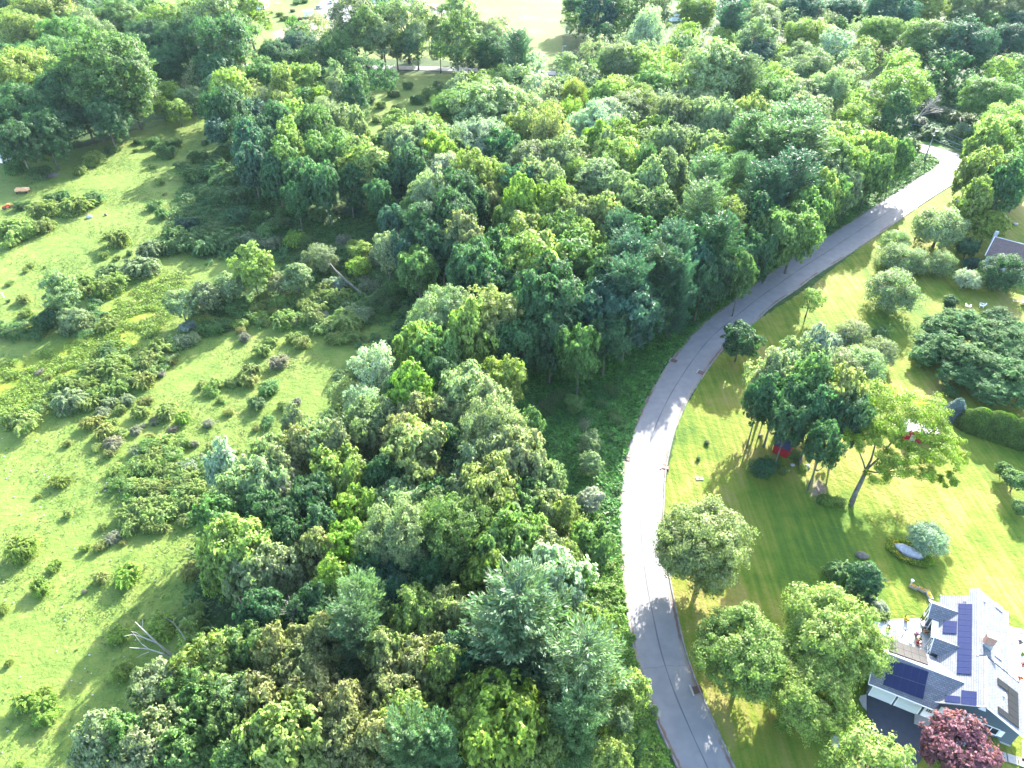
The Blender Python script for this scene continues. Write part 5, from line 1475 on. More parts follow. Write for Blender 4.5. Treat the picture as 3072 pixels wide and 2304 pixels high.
planter(hw(820, 432, .6), .36, (.14, .22, .03, 1), 'leafy green pot beside the bay windows')
planter(hw(1645, 725, .6), .34, (.14, .25, .03, 1), 'bright green pot on the rim of the bright patio')
planter(hw(1650, 815, .6), .34, (.35, .08, .08, 1), 'pot of red flowers on the rim of the bright patio')
planter(hw(1622, 922, .6), .3, (.4, .10, .04, 1), 'pot of orange flowers at the near end of the bright patio')
planter(hw(1622, 628, .6), .3, (.08, .08, .10, 1), 'dark potted plant at the far end of the bright patio')
# drive and walks
def sheet(name, pts, z, m, t=.05, top=None):
    mb = MB(); mb.prism([tuple(p[:2]) for p in pts], z - t, z); return tag(mb.build(name, m), kind='structure')
sheet('driveway', [at(*hp(*q)) for q in ((352, 1046), (760, 1180), (800, 1232), (884, 1268), (886, 1372), (850, 1460), (800, 1600), (640, 1800), (480, 1900), (380, 1700), (356, 1400))][::-1], .05, M['asphalt_new'])
walk_pts = [(884, 1295), (905, 1372), (1010, 1400), (1130, 1440), (1310, 1498), (1450, 1540), (1640, 1600), (1640, 1640), (1480, 1590), (1310, 1545), (1120, 1490), (990, 1440), (884, 1400)]
wk = empty('garden_path', (0, 0, 0)); tag(wk, kind='structure')
for i in range(13):
    t = i / 13
    def along(t):
        A = [(890, 1350), (1000, 1400), (1310, 1505), (1700, 1630)]
        s_ = t * 3; k = min(2, int(s_)); f = s_ - k
        return np.array(A[k]) * (1 - f) + np.array(A[k + 1]) * f
    a, b = at(*hp(*along(t + .004))), at(*hp(*along(t + 1 / 13 - .004)))
    d = (b - a); d /= np.linalg.norm(d); n_ = np.array([-d[1], d[0], 0]) * .55
    MB().prism([tuple((q)[:2]) for q in (a - n_, b - n_, b + n_, a + n_)], -.02, .055).build('paving_slab', M['concrete'], wk)
sheet('side_path', [at(*hp(*q)) for q in ((1640, 1425), (1700, 1425), (1720, 1640), (1640, 1600))][::-1], .055, M['concrete'])
for q in ((357, 1095, 300, 1100), ):
    sheet('stone_landing', [at(*hp(*q)) for q in ((352, 1050), (352, 1180), (318, 1150), (290, 1090), (300, 1060))][::-1], .06, M['concrete'])

# ------------------------------------------------------------------ house with the brown roof
def z4(x, y, z, o=(2800, 680), s=272 / 925.): return at(o[0] + x * s, o[1] + y * s, z)
A = z4(630, 103, 6.3); Bq = z4(925, 181, 6.3)
rd = (Bq - A); rd[2] = 0; rd /= np.linalg.norm(rd)
ang = math.atan2(rd[1], rd[0])
h2 = empty('house', (A[0], A[1], 0), ang)
tag(h2, 'house with a plain brown shingled roof partly hidden behind a dense broad tree', 'house')
MB().slab([(0, 0, 6.3), (16, 0, 6.3), (16, -4.9, 3.2), (0, -4.9, 3.2)], .15).slab([(0, 0, 6.3), (16, 0, 6.3), (16, 4.6, 3.4), (0, 4.6, 3.4)], .15).build('roof', M['brown_shingle'], h2)
MB().tube([(0, 0, 6.33), (16, 0, 6.33)], .1, 6).build('ridge_cap', bpy.data.materials['ridge_shingle'], h2)
MB().add([(.35, -4.5, 0), (.35, 4.2, 0), (.35, 4.2, 3.35), (.35, 0, 6.1), (.35, -4.5, 3.2), (15.6, -4.5, 0), (15.6, 4.2, 0), (15.6, 4.2, 3.35), (15.6, 0, 6.1), (15.6, -4.5, 3.2)],
         [(0, 4, 3, 2, 1), (5, 6, 7, 8, 9), (0, 5, 9, 4), (1, 2, 7, 6)]).build('wall', mat('pale_siding', (.55, .6, .66), .7), h2)
MB().slab([(-.12, 0, 6.36), (0, 0, 6.36), (0, -4.95, 3.22), (-.12, -4.95, 3.22)], .25).slab([(-.12, 0, 6.36), (0, 0, 6.36), (0, 4.65, 3.42), (-.12, 4.65, 3.42)], .25).build('rake_board', M['white_paint'], h2)
MB().box(-.5, .3, -.3, .5, 0, 6.7).build('chimney', M['stone'], h2, (-.05, 2.4, 0))
window((0, 0, 0), .8, 1.1, 'w', 1, parent=h2).location = (.32, -1.8, 1.8)
window((0, 0, 0), .8, 1.1, 'w', 1, parent=h2).location = (.32, 1.2, 1.8)
for x in (3, 6, 9, 12): window((0, 0, 0), 1.1, 1.2, 's', 2, parent=h2).location = (x, -4.52, 1.7)

# ------------------------------------------------------------------ red sheds
def zs(x, y, z, o=(2260, 1240), s=240 / 1142.): return at(o[0] + x * s, o[1] + y * s, z)
c0, c1 = zs(285, 440, 2.0), zs(515, 540, 2.0)
rd = c1 - c0; wd = np.linalg.norm(rd[:2]); ang = math.atan2(rd[1], rd[0])
sh = empty('garden_shed', (c0[0], c0[1], 0), ang)
tag(sh, 'small red garden shed with a dark blue-grey shingled roof under tall dark trees', 'shed')
D_ = 3.4
mb = MB().box(.15, wd - .15, .2, D_ - .2, 0, 1.95)
mb.add([(.15, .2, 1.95), (.15, D_ - .2, 1.95), (.15, D_ / 2 + .4, 2.85), (wd - .15, .2, 1.95), (wd - .15, D_ - .2, 1.95), (wd - .15, D_ / 2 + .4, 2.85)], [(0, 2, 1), (3, 4, 5)])
n = int(wd / .25)
for i in range(n + 1): mb.box(.15 + i * (wd - .3) / n - .03, .15 + i * (wd - .3) / n + .03, .17, .2, 0, 1.9)
for i in range(12): mb.box(wd - .15, wd - .12, .25 + i * .26, .31 + i * .26, 0, 1.95)
mb.build('wall', M['red_paint'], sh)
ro = MB().slab([(0, 0, 2.0), (wd, 0, 2.0), (wd, D_ / 2 + .4, 3.0), (0, D_ / 2 + .4, 3.0)], .1).slab([(0, D_ / 2 + .4, 3.0), (wd, D_ / 2 + .4, 3.0), (wd, D_, 2.0), (0, D_, 2.0)], .1).build('roof', M['dark_shingle'], sh)
MB().tube([(0, D_ / 2 + .4, 3.02), (wd, D_ / 2 + .4, 3.02)], .06, 6).build('ridge_cap', M['dark_shingle'], ro)
MB().box(wd - .13, wd - .06, 1.1, 2.1, 0, 1.8).build('door', M['red_paint'], sh)
# red shed with pale roof glimpsed under the leaning tree
p = z3(1050, 620, 0); sh = empty('garden_shed', (p[0], p[1], 0), math.radians(-12))
tag(sh, 'red shed with a pale grey roof glimpsed beneath the bright leaning tree', 'shed')
ar = [(1.5 * math.cos(math.pi * k / 8), 1.2 + 1.1 * math.sin(math.pi * k / 8)) for k in range(9)]
mb = MB(); pts = [(1.5, 0)] + ar + [(-1.5, 0)]
mb.add([(q[0], 0, q[1]) for q in pts] + [(q[0], 3.6, q[1]) for q in pts], [tuple(range(len(pts) - 1, -1, -1)), tuple(range(len(pts), 2 * len(pts)))] + [(i, i + 1, len(pts) + i + 1, len(pts) + i) for i in range(len(pts) - 1)])
mb.build('wall', M['red_paint'], sh, (-1.0, 0, 0))
mb = MB()
for i in range(8):
    a, b = ar[i], ar[i + 1]
    mb.slab([(a[0] * 1.08 - 1, .25, a[1] * 1.03 + .05), (b[0] * 1.08 - 1, .25, b[1] * 1.03 + .05), (b[0] * 1.08 - 1, 3.9, b[1] * 1.03 + .05), (a[0] * 1.08 - 1, 3.9, a[1] * 1.03 + .05)], .06)
mb.box(.7, 3.4, .8, 3.4, 1.75, 1.85)
mb.build('roof', mat('pale_roof', (.55, .55, .56), .6, var=.1), sh)
MB().box(.8, 3.2, 1, 3.2, 0, 1.75).build('side_room', M['red_paint'], sh)
MB().box(-.5, .4, -.05, 0, .1, 1.7).build('door', M['dead_wood'], sh, (-1, 0, 0))

# ------------------------------------------------------------------ utility poles and wires
PB = at(2774, 479, 0)
pole = empty('utility_pole', tuple(PB)); tag(pole, 'tall wooden utility pole on the grassy point inside the road bend', 'utility pole')
MB().tube([(0, 0, -.3), (.05, 0, 5), (.02, 0, 10)], [.26, .23, .18], 10).build('pole', M['wood_pole'], pole)
MB().box(-.05, .05, -.05, .05, 9.9, 10.25).build('pole_top_pin', M['grey_metal'], pole)
for z, L_ in ((9.3, 1.0), (7.9, .5)):
    MB().box(-.1, L_, -.05, .05, z - .05, z + .05).build('arm', M['grey_metal'], pole)
for z, x in ((9.4, .95), (8.0, .45), (10.3, 0)):
    MB().tube([(x, 0, z - .05), (x, 0, z + .12)], [.06, .04], 8).build('insulator', M['white_paint'], pole)
MB().box(.12, .2, -.06, .06, 1.6, 1.85).build('number_plate', M['grey_metal'], pole)
V, F = leaf_mass([(0, 0, .8, .5), (.1, 0, 1.8, .4), (0, 0, 2.6, .28)], g, 420, .22)
put('vine', mesh_np('vine', V, F), M['leaf'], pole, color=(.07, .13, .03, 1))
def wire(a, b, label, sag=.5, r=.035):
    mb = MB(); a, b = np.array(a, float), np.array(b, float)
    mb.tube([tuple((a + (b - a) * t + np.array([0, 0, -sag * 4 * t * (1 - t)])) - a) for t in np.linspace(0, 1, 13)], r, 4, False)
    o = mb.build('power_line', M['grey_metal'], None, tuple(a)); tag(o, label, 'wire', 'power lines of the road bend pole')
def zt(x, y, z): return at(2640 + x * 300 / 952, 340 + y * 300 / 952, z)
T0 = PB
for (z0, x, y, z1, lb) in ((10.3, 1200, 380, 9.8, 'top wire running from the tip of the utility pole toward the trees'), (8.05, 1200, 435, 8.0, 'middle wire running from the short arm of the utility pole toward the trees'), (6.9, 1200, 480, 6.8, 'lowest thin wire running from the utility pole toward the trees')):
    wire((PB[0] + (.95 if z0 == 8.05 else .1), PB[1], z0), zt(x, y, z1), lb)
wire((PB[0], PB[1], 10.3), (PB[0] - 34, PB[1] + 26, 10.4), 'wire running from the pole tip back into the wood above the hidden road')
# the line in the far clearing
for dx, lb in ((0, 'pale wire nearer the conifers in the far clearing'), (14, 'pale wire nearer the lime tree in the far clearing')):
    a = at(1772 + (950 - dx) * .3164, 575 * .3164, 9); b = at(1772 + (1225 - dx) * .3164, 235 * .3164, 9.5)
    wire(a, b, lb, .8, .05)
p = at(1172 + 1692 * .3038, 655 * .3038, 0); po = empty('utility_pole', tuple(p)); tag(po, 'slim grey pole at the corner of the far mown field beside dark trees', 'utility pole')
MB().tube([(0, 0, -.2), (0, 0, 8.5)], [.16, .12], 8).build('pole', M['wood_pole'], po); MB().box(-.1, 1.5, -.08, .08, 8.3, 8.5).build('arm', M['grey_metal'], po)

# ------------------------------------------------------------------ storm drains in the gutters
def drain(px, py, label):
    p = at(px, py, 0)
    i = int(np.argmin(np.hypot(L2[:, 0] - p[0], L2[:, 1] - p[1]))); j = min(i + 3, len(L2) - 1)
    d = L2[j] - L2[max(i - 3, 0)]; an = math.atan2(d[1], d[0]) - math.pi / 2
    t = empty('storm_drain', (p[0], p[1], .09), an)
    fr = MB().box(-.6, .6, -.45, .45, -.05, .0)
    fr.build('drain_pit', M['black_metal'], t)
    fm = MB().box(-.66, -.56, -.5, .5, -.02, .05).box(.56, .66, -.5, .5, -.02, .05).box(-.56, .56, -.5, -.42, -.02, .05).box(-.56, .56, .42, .5, -.02, .05)
    fm.build('frame', M['rust'], t)
    gr = MB()
    for k in range(9): gr.box(-.5 + k * .125 - .03, -.5 + k * .125 + .03, -.42, .42, -.01, .035)
    gr.build('grate', M['rust'], t)
    hd = MB().box(-.75, .75, -.12, .12, 0, .18).build('kerb_head', M['concrete'], t, ((-.75 if px < np.interp(py, [500, 2300], [2800, 2000]) else .75), 0, -.05))
    hd.rotation_euler = (0, 0, math.pi / 2)
    tag(t, label, 'storm drain', 'storm drains in the road gutters')
for px, py, lb in ((2021, 1083, 'rusty storm drain in the wood-side gutter facing the dark pines'), (2103, 1119, 'dark storm drain in the lawn-side gutter just above the long shadow on the grass'),
                   (1879, 1377, 'small rusty storm drain at the fern bank side of the road'), (1996, 1402, 'reddish storm drain at the lawn edge opposite the fern bank'), (2091, 2070, 'dark storm drain beside the kerb near the big yellow-green tree')):
    drain(px, py, lb)
p = at(1972 + 300 * .4219, 1404 + 75 * .4219, 0)
t = empty('manhole_cover', (p[0], p[1], .02)); MB().box(-.6, .6, -.35, .35, -.05, .05).build('slab', M['concrete'], t); MB().tube([(0, 0, .05), (0, 0, .07)], .26, 14).build('cover', M['rust'], t)
tag(t, 'flat concrete access cover set in the lawn near the road', 'cover')

# ------------------------------------------------------------------ garden things
def rock(px, py, size, label, name='boulder', m='stone', seed=1, rz=0, z=0, o=None, flat=1):
    p = at(px, py, 0)
    mb = MB().ball((0, 0, size[2] * .3), size, seed, .12, 14)
    ob = mb.build(name, M[m], None, tuple(p), rz, smooth=True); tag(ob, label, 'rock'); return ob
bp_ = (2372 + 975 * s3, 1104 + 1530 * s3)
rock(bp_[0], bp_[1], (2.1, .85, .75), 'long smooth pale boulder lying in an oval flower bed on the lawn', rz=math.radians(-38), seed=3)
bed = at(bp_[0], bp_[1] + 4, 0)
bd = MB(); bd.prism([(3.3 * math.cos(a) * 1.0, 1.9 * math.sin(a)) for a in np.linspace(0, 2 * math.pi, 24, endpoint=False)], -.1, .06)
tag(bd.build('flower_bed', M['soil'], None, (bed[0], bed[1], 0), math.radians(-38)), kind='structure')
gB = np.random.default_rng(33)
ph = gB.uniform(0, 6.283, 900); rr_ = gB.uniform(.72, 1.05, 900)
Q = np.column_stack([3.2 * rr_ * np.cos(ph), 1.9 * rr_ * np.sin(ph), gB.uniform(.1, .5, 900)])
ca, sa = math.cos(math.radians(-38)), math.sin(math.radians(-38))
Q[:, :2] = np.column_stack([Q[:, 0] * ca - Q[:, 1] * sa, Q[:, 0] * sa + Q[:, 1] * ca])
Q = np.repeat(Q, 4, 0) + gB.normal(0, .15, (3600, 3)) * (1, 1, .4)
V, F = cards(gB, Q, unit(rdir(gB, 3600) + np.array([0, 0, 1])), .38, .12)
tag(put('bed_plants', mesh_np('bed_plants', V, F), M['leaf'], None, (bed[0], bed[1], 0), (.17, .25, .03, 1)), 'clump of daylily leaves around the boulder bed', kind='stuff')
Q2 = Q[:500] + np.array([0, 0, .15]); V, F = cards(gB, Q2[Q2[:, 0] < 0], unit(rdir(gB, len(Q2[Q2[:, 0] < 0])) + np.array([0, 0, 1])), .18, .14)
tag(put('bed_flowers', mesh_np('bed_flowers', V, F), M['leaf'], None, (bed[0], bed[1], 0), (.7, .5, .04, 1)), kind='stuff')

def trough(a, b, label):
    a, b = np.array(a), np.array(b); d = b - a; Lh = np.linalg.norm(d[:2]); an = math.atan2(d[1], d[0])
    t = empty('planter_box', (a[0], a[1], 0), an)
    MB().box(0, Lh, -.28, -.22, 0, .42).box(0, Lh, .22, .28, 0, .42).box(0, .06, -.22, .22, 0, .42).box(Lh - .06, Lh, -.22, .22, 0, .42).build('frame', M['dead_wood'], t)
    MB().box(.06, Lh - .06, -.22, .22, 0, .34).build('soil', M['soil'], t)
    gg = np.random.default_rng(int(abs(a[0] * 31)) % 1000)
    n = int(Lh * 60); Q = np.column_stack([gg.uniform(.1, Lh - .1, n), gg.uniform(-.18, .18, n), gg.uniform(.36, .58, n)])
    V, F = cards(gg, Q, unit(rdir(gg, n) + np.array([0, 0, 1])), .13, .11); put('flowers', mesh_np('flowers', V, F), M['leaf'], t, color=(.75, .42, .03, 1))
    tag(t, label, 'planter', 'row of wooden planters on the lawn')
trough(at(*hp(706, 146)), at(*hp(770, 180)), 'grey wooden trough of yellow flowers, farthest from the house corner')
trough(at(*hp(778, 170)), at(*hp(838, 205)), 'middle grey wooden trough of yellow flowers in the zigzag row')
trough(at(*hp(848, 195)), at(*hp(886, 270)), 'grey wooden trough of orange and yellow flowers touching the house corner')
tag(MB().tube([(0, 0, 0), (0, 0, .5)], .12, 8).tube([(0, 0, .5), (0, 0, .58)], .24, 12).build('bird_bath', M['white_paint'], None, tuple(at(*hp(725, 120)))), 'small white bird bath at the far end of the planter row', 'bird bath')
rock(2585, 1668, (1.0, .8, .45), 'weathered tree stump ringed by bare soil above the dark round shrub', 'tree_stump', 'bark', 9)
TREES_EXTRA = []
# white garden chairs and fire ring by the broad dark tree
def adirondack(p, rz, label):
    t = empty('garden_chair', tuple(p), rz); m = M['white_paint']
    for k in range(5): MB().add([(-.28 + k * .115, -.3, .38), (-.18 + k * .115, -.3, .38), (-.18 + k * .115, .3, .28), (-.28 + k * .115, .3, .28), (-.28 + k * .115, -.3, .35), (-.18 + k * .115, -.3, .35), (-.18 + k * .115, .3, .25), (-.28 + k * .115, .3, .25)], [(0, 1, 2, 3), (7, 6, 5, 4), (0, 4, 5, 1), (1, 5, 6, 2), (2, 6, 7, 3), (3, 7, 4, 0)]).build('seat_slat', m, t)
    for k in range(5): MB().slab([(-.3 + k * .12, .3, .26), (-.2 + k * .12, .3, .26), (-.2 + k * .12, .62, .98 - abs(k - 2) * .06), (-.3 + k * .12, .62, .98 - abs(k - 2) * .06)], .03).build('back_slat', m, t)
    for x in (-.4, .4):
        MB().box(x - .07, x + .07, -.38, .4, .52, .56).build('armrest', m, t)
        MB().box(x - .04, x + .04, -.34, -.26, 0, .52).build('leg', m, t); MB().box(x - .04, x + .04, .26, .34, 0, .52).build('leg', m, t)
    t.scale = (1.25, 1.25, 1.25)
    tag(t, label, 'chair', 'white garden chairs around the fire ring')
adirondack(z4(348, 825, 0), 2.6, 'white slatted garden chair farther from the fire ring')
adirondack(z4(487, 818, 0), -2.0, 'white slatted garden chair nearer the fire ring')
p = z4(590, 872, 0); t = empty('fire_ring', tuple(p)); tag(t, 'ring of grey logs with something bright pink lying inside it', 'fire ring')
rg = random.Random(8)
for k in range(11):
    a = k * 6.283 / 11; q = (1.0 * math.cos(a), .85 * math.sin(a), .12)
    MB().tube([(q[0] - .45 * math.sin(a + rg.uniform(-.5, .5)), q[1] + .4 * math.cos(a), .12), (q[0] + .45 * math.sin(a), q[1] - .4 * math.cos(a), .16 + rg.uniform(0, .2))], .10, 6).build('log', M['stone'], t)
MB().ball((-.1, 0, .12), (.4, .3, .16), 4).build('pink_cloth', mat('pink', (.7, .05, .15), .8), t)
# trailer at the picture's rim
p = z4(800, 775, 0); t = empty('trailer', tuple(p), -.25); tag(t, 'pale blue-grey loaded trailer with its tow bar pointing to the bare patch of lawn', 'trailer')
MB().box(0, 2.0, -.06, .06, .45, .57).build('tow_bar', M['grey_metal'], t)
MB().box(1.9, 6, -1.0, 1.0, .5, .62).build('bed', M['grey_metal'], t)
mb = MB()
for x in (2, 3.2, 4.4, 5.6): 
    for y in (-1, .95): mb.box(x, x + .06, y, y + .05, .6, 1.3)
for y in (-1, .95): mb.box(1.95, 6, y, y + .05, 1.25, 1.32)
mb.build('side_rail', M['grey_metal'], t)
for y in (-1.15, 1.0):
    w_ = MB().tube([(4, y, .35), (4, y + .16, .35)], .35, 14).build('wheel', M['tyre'], t); MB().tube([(4, y - .01, .35), (4, y + .17, .35)], .17, 10).build('rim', M['grey_metal'], w_)
mb = MB(); 
for k in range(6): mb.ball((2.5 + k * .6, rg.uniform(-.4, .4), 1.0), (.55, .5, .4), k)
mb.build('load', mat('tarp_blue', (.35, .45, .55), .5), t)
for (x, y, s, lb) in ((1545, 322, (1.5, .9, .4), 'pale flat rock pile in the lawn beyond the brown-roofed house, upper one'), (1465, 402, (1.9, .9, .12), 'flat grey patch of gravel in the lawn beyond the brown-roofed house')):
    rock(2472 + x * .3617, 504 + y * .3617, s, lb, seed=int(x), name='rock')
rock(2472 + 1590 * .3617, 504 + 465 * .3617, (.7, .5, .3), 'small tan rock in the sunny grass beyond the brown-roofed house', name='rock', seed=44)
rock(2472 + 1090 * .3617, 504 + 275 * .3617, (1.0, .6, .5), 'greyish stone half under the bushes near the road bend', name='rock', seed=45)
# stone retaining wall by the drive and edging by the shed
def stone_row(name, pts, label, step=.55, size=.36, seed=5, m='stone'):
    P = [np.array(q) for q in pts]; t = empty(name, tuple(P[0])); rg = random.Random(seed)
    meshes = []
    for k in range(5):
        mb = MB().ball((0, 0, 0), (size * rg.uniform(.8, 1.2), size * rg.uniform(.6, .9), size * rg.uniform(.6, .85)), seed + k, .16, 8); meshes.append(mb.mesh('stone'))
    for a, b in zip(P[:-1], P[1:]):
        L_ = np.linalg.norm(b - a); n = max(1, int(L_ / step))
        for i in range(n):
            q = a + (b - a) * (i + .5) / n - P[0]
            o = put('stone', meshes[rg.randrange(5)], M[m], t, (q[0] + rg.uniform(-.12, .12), q[1] + rg.uniform(-.12, .12), size * .4)); o.rotation_euler = (0, 0, rg.uniform(0, 3))
    tag(t, label, 'stone wall')
def s1(x, y): return at(*hp(x, y), 0)
stone_row('stone_wall', [s1(-60, 1230), s1(0, 1300), s1(45, 1345), s1(85, 1400), s1(120, 1470)], 'low curved wall of rough grey field stones below the big yellow-green tree', .45, .42)
stone_row('stone_wall', [s1(-50, 1245), s1(-20, 1310), s1(30, 1370), s1(70, 1430), s1(105, 1490)], 'second inner row of grey field stones edging the shrub bed', .45, .36, 15)
stone_row('stone_edging', [zs(250, 700, 0), zs(380, 770, 0), zs(530, 830, 0)], 'thin line of pale edging stones in front of the red shed', .3, .14, 25)
rock(2260 + 770 * .21, 1240 + 760 * .21, (.5, .45, .3), 'pale jagged root stump at the edge of the shade near the red shed', 'tree_stump', 'dead_wood', 61)
rock(2260 + 655 * .21, 1240 + 650 * .21, (.55, .9, .5), 'heap of reddish brown wood beside the red shed', 'wood_heap', 'rust', 62)
rock(2260 + 98 * .21, 1240 + 318 * .21, (.4, .25, .2), 'small pale block lying in the grass off the corner of the red shed', 'block', 'concrete', 63)
rock(2260 + 560 * .21, 1240 + 740 * .21, (.4, .3, .2), 'cluster of grey stones between small shrubs by the red shed', 'rock', 'stone', 64)

# ------------------------------------------------------------------ pasture things
p = at(70, 578, 0); t = empty('hay_wagon', tuple(p), .12); tag(t, 'small flat wagon loaded with orange-tan material in the upper pasture', 'wagon')
MB().box(-1.9, 1.9, -.9, .9, .55, .7).build('bed', M['rust'], t)
mb = MB()
for i in range(4):
    for j in range(2): mb.cbox((-1.35 + i * .9, -.42 + j * .84, 1.0 + .08 * ((i + j) % 2)), (.84, .8, .6), rg.uniform(-.06, .06))
mb.build('load', mat('tan_bale', (.62, .34, .18), .85, var=.2), t)
for x in (-1.3, 1.3):
    for y in (-.95, .8): MB().tube([(x, y, .3), (x, y + .15, .3)], .3, 12).build('wheel', M['tyre'], t)
p = at(25, 624, 0); t = empty('farm_implement', tuple(p), .5); tag(t, 'rusty red and orange farm implement lying in scrub at the rim of the pasture', 'farm machine')
MB().box(-1.4, 1.4, -.15, .15, .5, .7).box(-.2, .2, -1.2, 1.0, .5, .65).build('frame', M['red_paint'], t)
for x in (-1.2, -.6, 0, .6, 1.2): MB().tube([(x, -.4, .3), (x, -.34, .3)], .32, 12).build('disc', M['rust'], t)
MB().ball((.1, .3, .9), (.6, .4, .3), 3).build('seat', M['orange_paint'], t)
p = at(155, 532, 0); t = empty('brush_pile', tuple(p)); tag(t, 'heap of bare purplish grey brushwood beside a shrub in the upper pasture', 'brush pile')
mb = MB()
for k in range(120):
    a = rg.uniform(0, 6.283); r_ = rg.uniform(.3, 2.6); mb.tube([(0 + rg.uniform(-.8, .8), rg.uniform(-.5, .5), .2), (r_ * math.cos(a) * .6, r_ * math.sin(a) * .4, rg.uniform(.5, 1.3)), (r_ * math.cos(a) * 1.2, r_ * math.sin(a) * .8, rg.uniform(.1, 1.1))], .03, 3, False)
mb.build('branches', mat('brush', (.17, .13, .14), .9), t)
rock(269, 652, (.9, .6, .55), 'pale grey boulder beside a small shrub in the upper pasture', seed=71)
rock(317, 645, (.4, .3, .3), 'small dark lump with a pale top in the upper pasture near the boulder', 'rock', 'black_metal', 72)
p = at(20, 485, 0); t = empty('camper_trailer', tuple(p), 1.2); tag(t, 'white and pale blue camper half hidden under dark trees at the rim of the pasture', 'camper')
MB().box(-2.2, 2.2, -1.1, 1.1, .4, 2.5).build('body', M['white_paint'], t)
for x in (-1.2, .6): MB().box(x, x + .8, -1.13, -1.1, 1.4, 2.0).build('window', M['glass_dark'], t)
MB().tube([(0, -1.15, .35), (0, -1.0, .35)], .35, 12).build('wheel', M['tyre'], t); MB().box(-3.4, -2.2, -.06, .06, .4, .5).build('tow_bar', M['grey_metal'], t)
MB().box(-2.25, 2.25, -1.15, 1.15, 2.5, 2.58).build('roof', M['deck_white'], t)
p = at(12, 893, 0); tag(MB().box(-.1, .1, -.08, .08, 0, 1.2).box(-.14, .14, -.12, .12, 1.2, 1.26).build('marker_post', M['white_paint'], None, tuple(p), .1), 'short white post standing in the open pasture', 'post')
# bare dirt track and pale stones strewn over the pasture
V_ = scatter_in(polyD("0 900, 60 880, 200 980, 330 1160, 400 1250, 320 1400, 150 1640, 0 1640"), 90, np.random.default_rng(3))
for a in range(0):
    pass
mb = MB()
for k, q in enumerate(V_): mb.ball((q[0], q[1], .03), (rg.uniform(.06, .2), rg.uniform(.05, .14), rg.uniform(.04, .1)), k, .2, 6)
tag(mb.build('stone_litter', M['stone']), kind='stuff')

# ------------------------------------------------------------------ the yard beyond the wood
def za(x, y, z=0): return at(900 + x * 520 / 1270., y * 520 / 1270., z)
def car(p, rz, color, label, kind='car', L_=4.5):
    t = empty('parked_' + kind, tuple(p), rz)
    m = mat(kind + '_paint', color, .3, .6)
    W_ = .9
    prof = {'car': [(-2.2, .35), (-2.2, .8), (-1.9, .9), (1.3, .95), (2.15, .78), (2.2, .35)], 'pickup': [(-2.5, .45), (-2.5, 1.0), (1.2, 1.05), (2.5, .95), (2.5, .45)]}[kind]
    def ext(prof, w0, w1, m_, name, top=.0):
        n = len(prof); mb = MB()
        mb.add([(x, -w0, z) for x, z in prof] + [(x, w0, z) for x, z in prof], [tuple(range(n)), tuple(range(2 * n - 1, n - 1, -1))] + [(i, n + i, n + (i + 1) % n, (i + 1) % n) for i in range(n)])
        return mb.build(name, m_, t)
    ext(prof, W_, W_, m, 'body')
    cab = [(-1.75, .88), (-1.3, 1.4), (.3, 1.42), (1.1, .93)] if kind == 'car' else [(-.6, 1.0), (-.45, 1.65), (.7, 1.67), (1.3, 1.03)]
    ext(cab, W_ - .12, 0, M['glass_dark'], 'windows')
    x0, x1 = cab[1][0], cab[2][0]
    MB().box(x0, x1, -.74, .74, cab[1][1] - .02, cab[1][1] + .05).build('roof', m, t)
    if kind == 'pickup': MB().box(-2.4, -.7, -.8, .8, .95, 1.07).build('bed', M['black_metal'], t)
    wz = .33
    for x in (-1.4, 1.4):
        for y in (-.95, .78):
            w_ = MB().tube([(x, y, wz), (x, y + .17, wz)], .33, 12).build('wheel', M['tyre'], t); MB().tube([(x, y - .01, wz), (x, y + .18, wz)], .18, 8).build('rim', M['grey_metal'], w_)
    for y in (-.7, .5): MB().box(2.15, 2.23, y, y + .25, .6, .75).build('headlight', M['white_paint'], t)
    tag(t, label, 'car' if kind == 'car' else 'pickup truck', 'vehicles in the far yard')
    return t
car(za(142, 62), math.radians(-40), (.22, .25, .30), 'grey hatchback parked at the corner of the gravel yard beside the white container')
car(za(228, 22), math.radians(95), (.55, .65, .75), 'pale blue car near the top rim of the gravel yard')
car(za(404, 34), math.radians(90), (.02, .02, .025), 'black pickup parked nose out before the garage building', 'pickup')
car(za(600, 72), math.radians(5), (.03, .03, .035), 'black pickup standing just behind the tree row in the gravel yard', 'pickup')
# container, backhoe, machines
p = za(68, 122); t = empty('storage_container', tuple(p), math.radians(18)); tag(t, 'white box container standing behind the orange backhoe', 'container')
mb = MB().box(-2.7, 2.7, -1.3, 1.3, .15, 3.1)
for k in range(16): mb.box(-2.6 + k * .33, -2.45 + k * .33, -1.34, -1.3, .2, 3.0)
mb.build('body', M['white_paint'], t); MB().box(2.7, 2.76, -1.2, 1.2, .2, 3.0).build('door', M['deck_white'], t)
MB().slab([(-2.8, -1.4, 3.12), (2.8, -1.4, 3.12), (2.8, 0, 3.6), (-2.8, 0, 3.6)], .05).slab([(-2.8, 1.4, 3.12), (2.8, 1.4, 3.12), (2.8, 0, 3.6), (-2.8, 0, 3.6)], .05).build('roof', M['white_paint'], t)
p = za(95, 152); t = empty('backhoe', tuple(p), math.radians(20)); tag(t, 'old orange-brown backhoe tractor parked in the grass before the white container', 'backhoe')
MB().box(-1.8, 1.6, -.5, .5, .7, 1.4).box(.4, 1.8, -.45, .45, 1.3, 1.7).build('body', M['orange_paint'], t)
MB().box(-.9, -.82, -.6, -.52, 1.4, 2.6).box(-.9, -.82, .52, .6, 1.4, 2.6).box(.25, .33, -.6, -.52, 1.4, 2.6).box(.25, .33, .52, .6, 1.4, 2.6).box(-1, .45, -.7, .7, 2.6, 2.7).build('cab', M['orange_paint'], t)
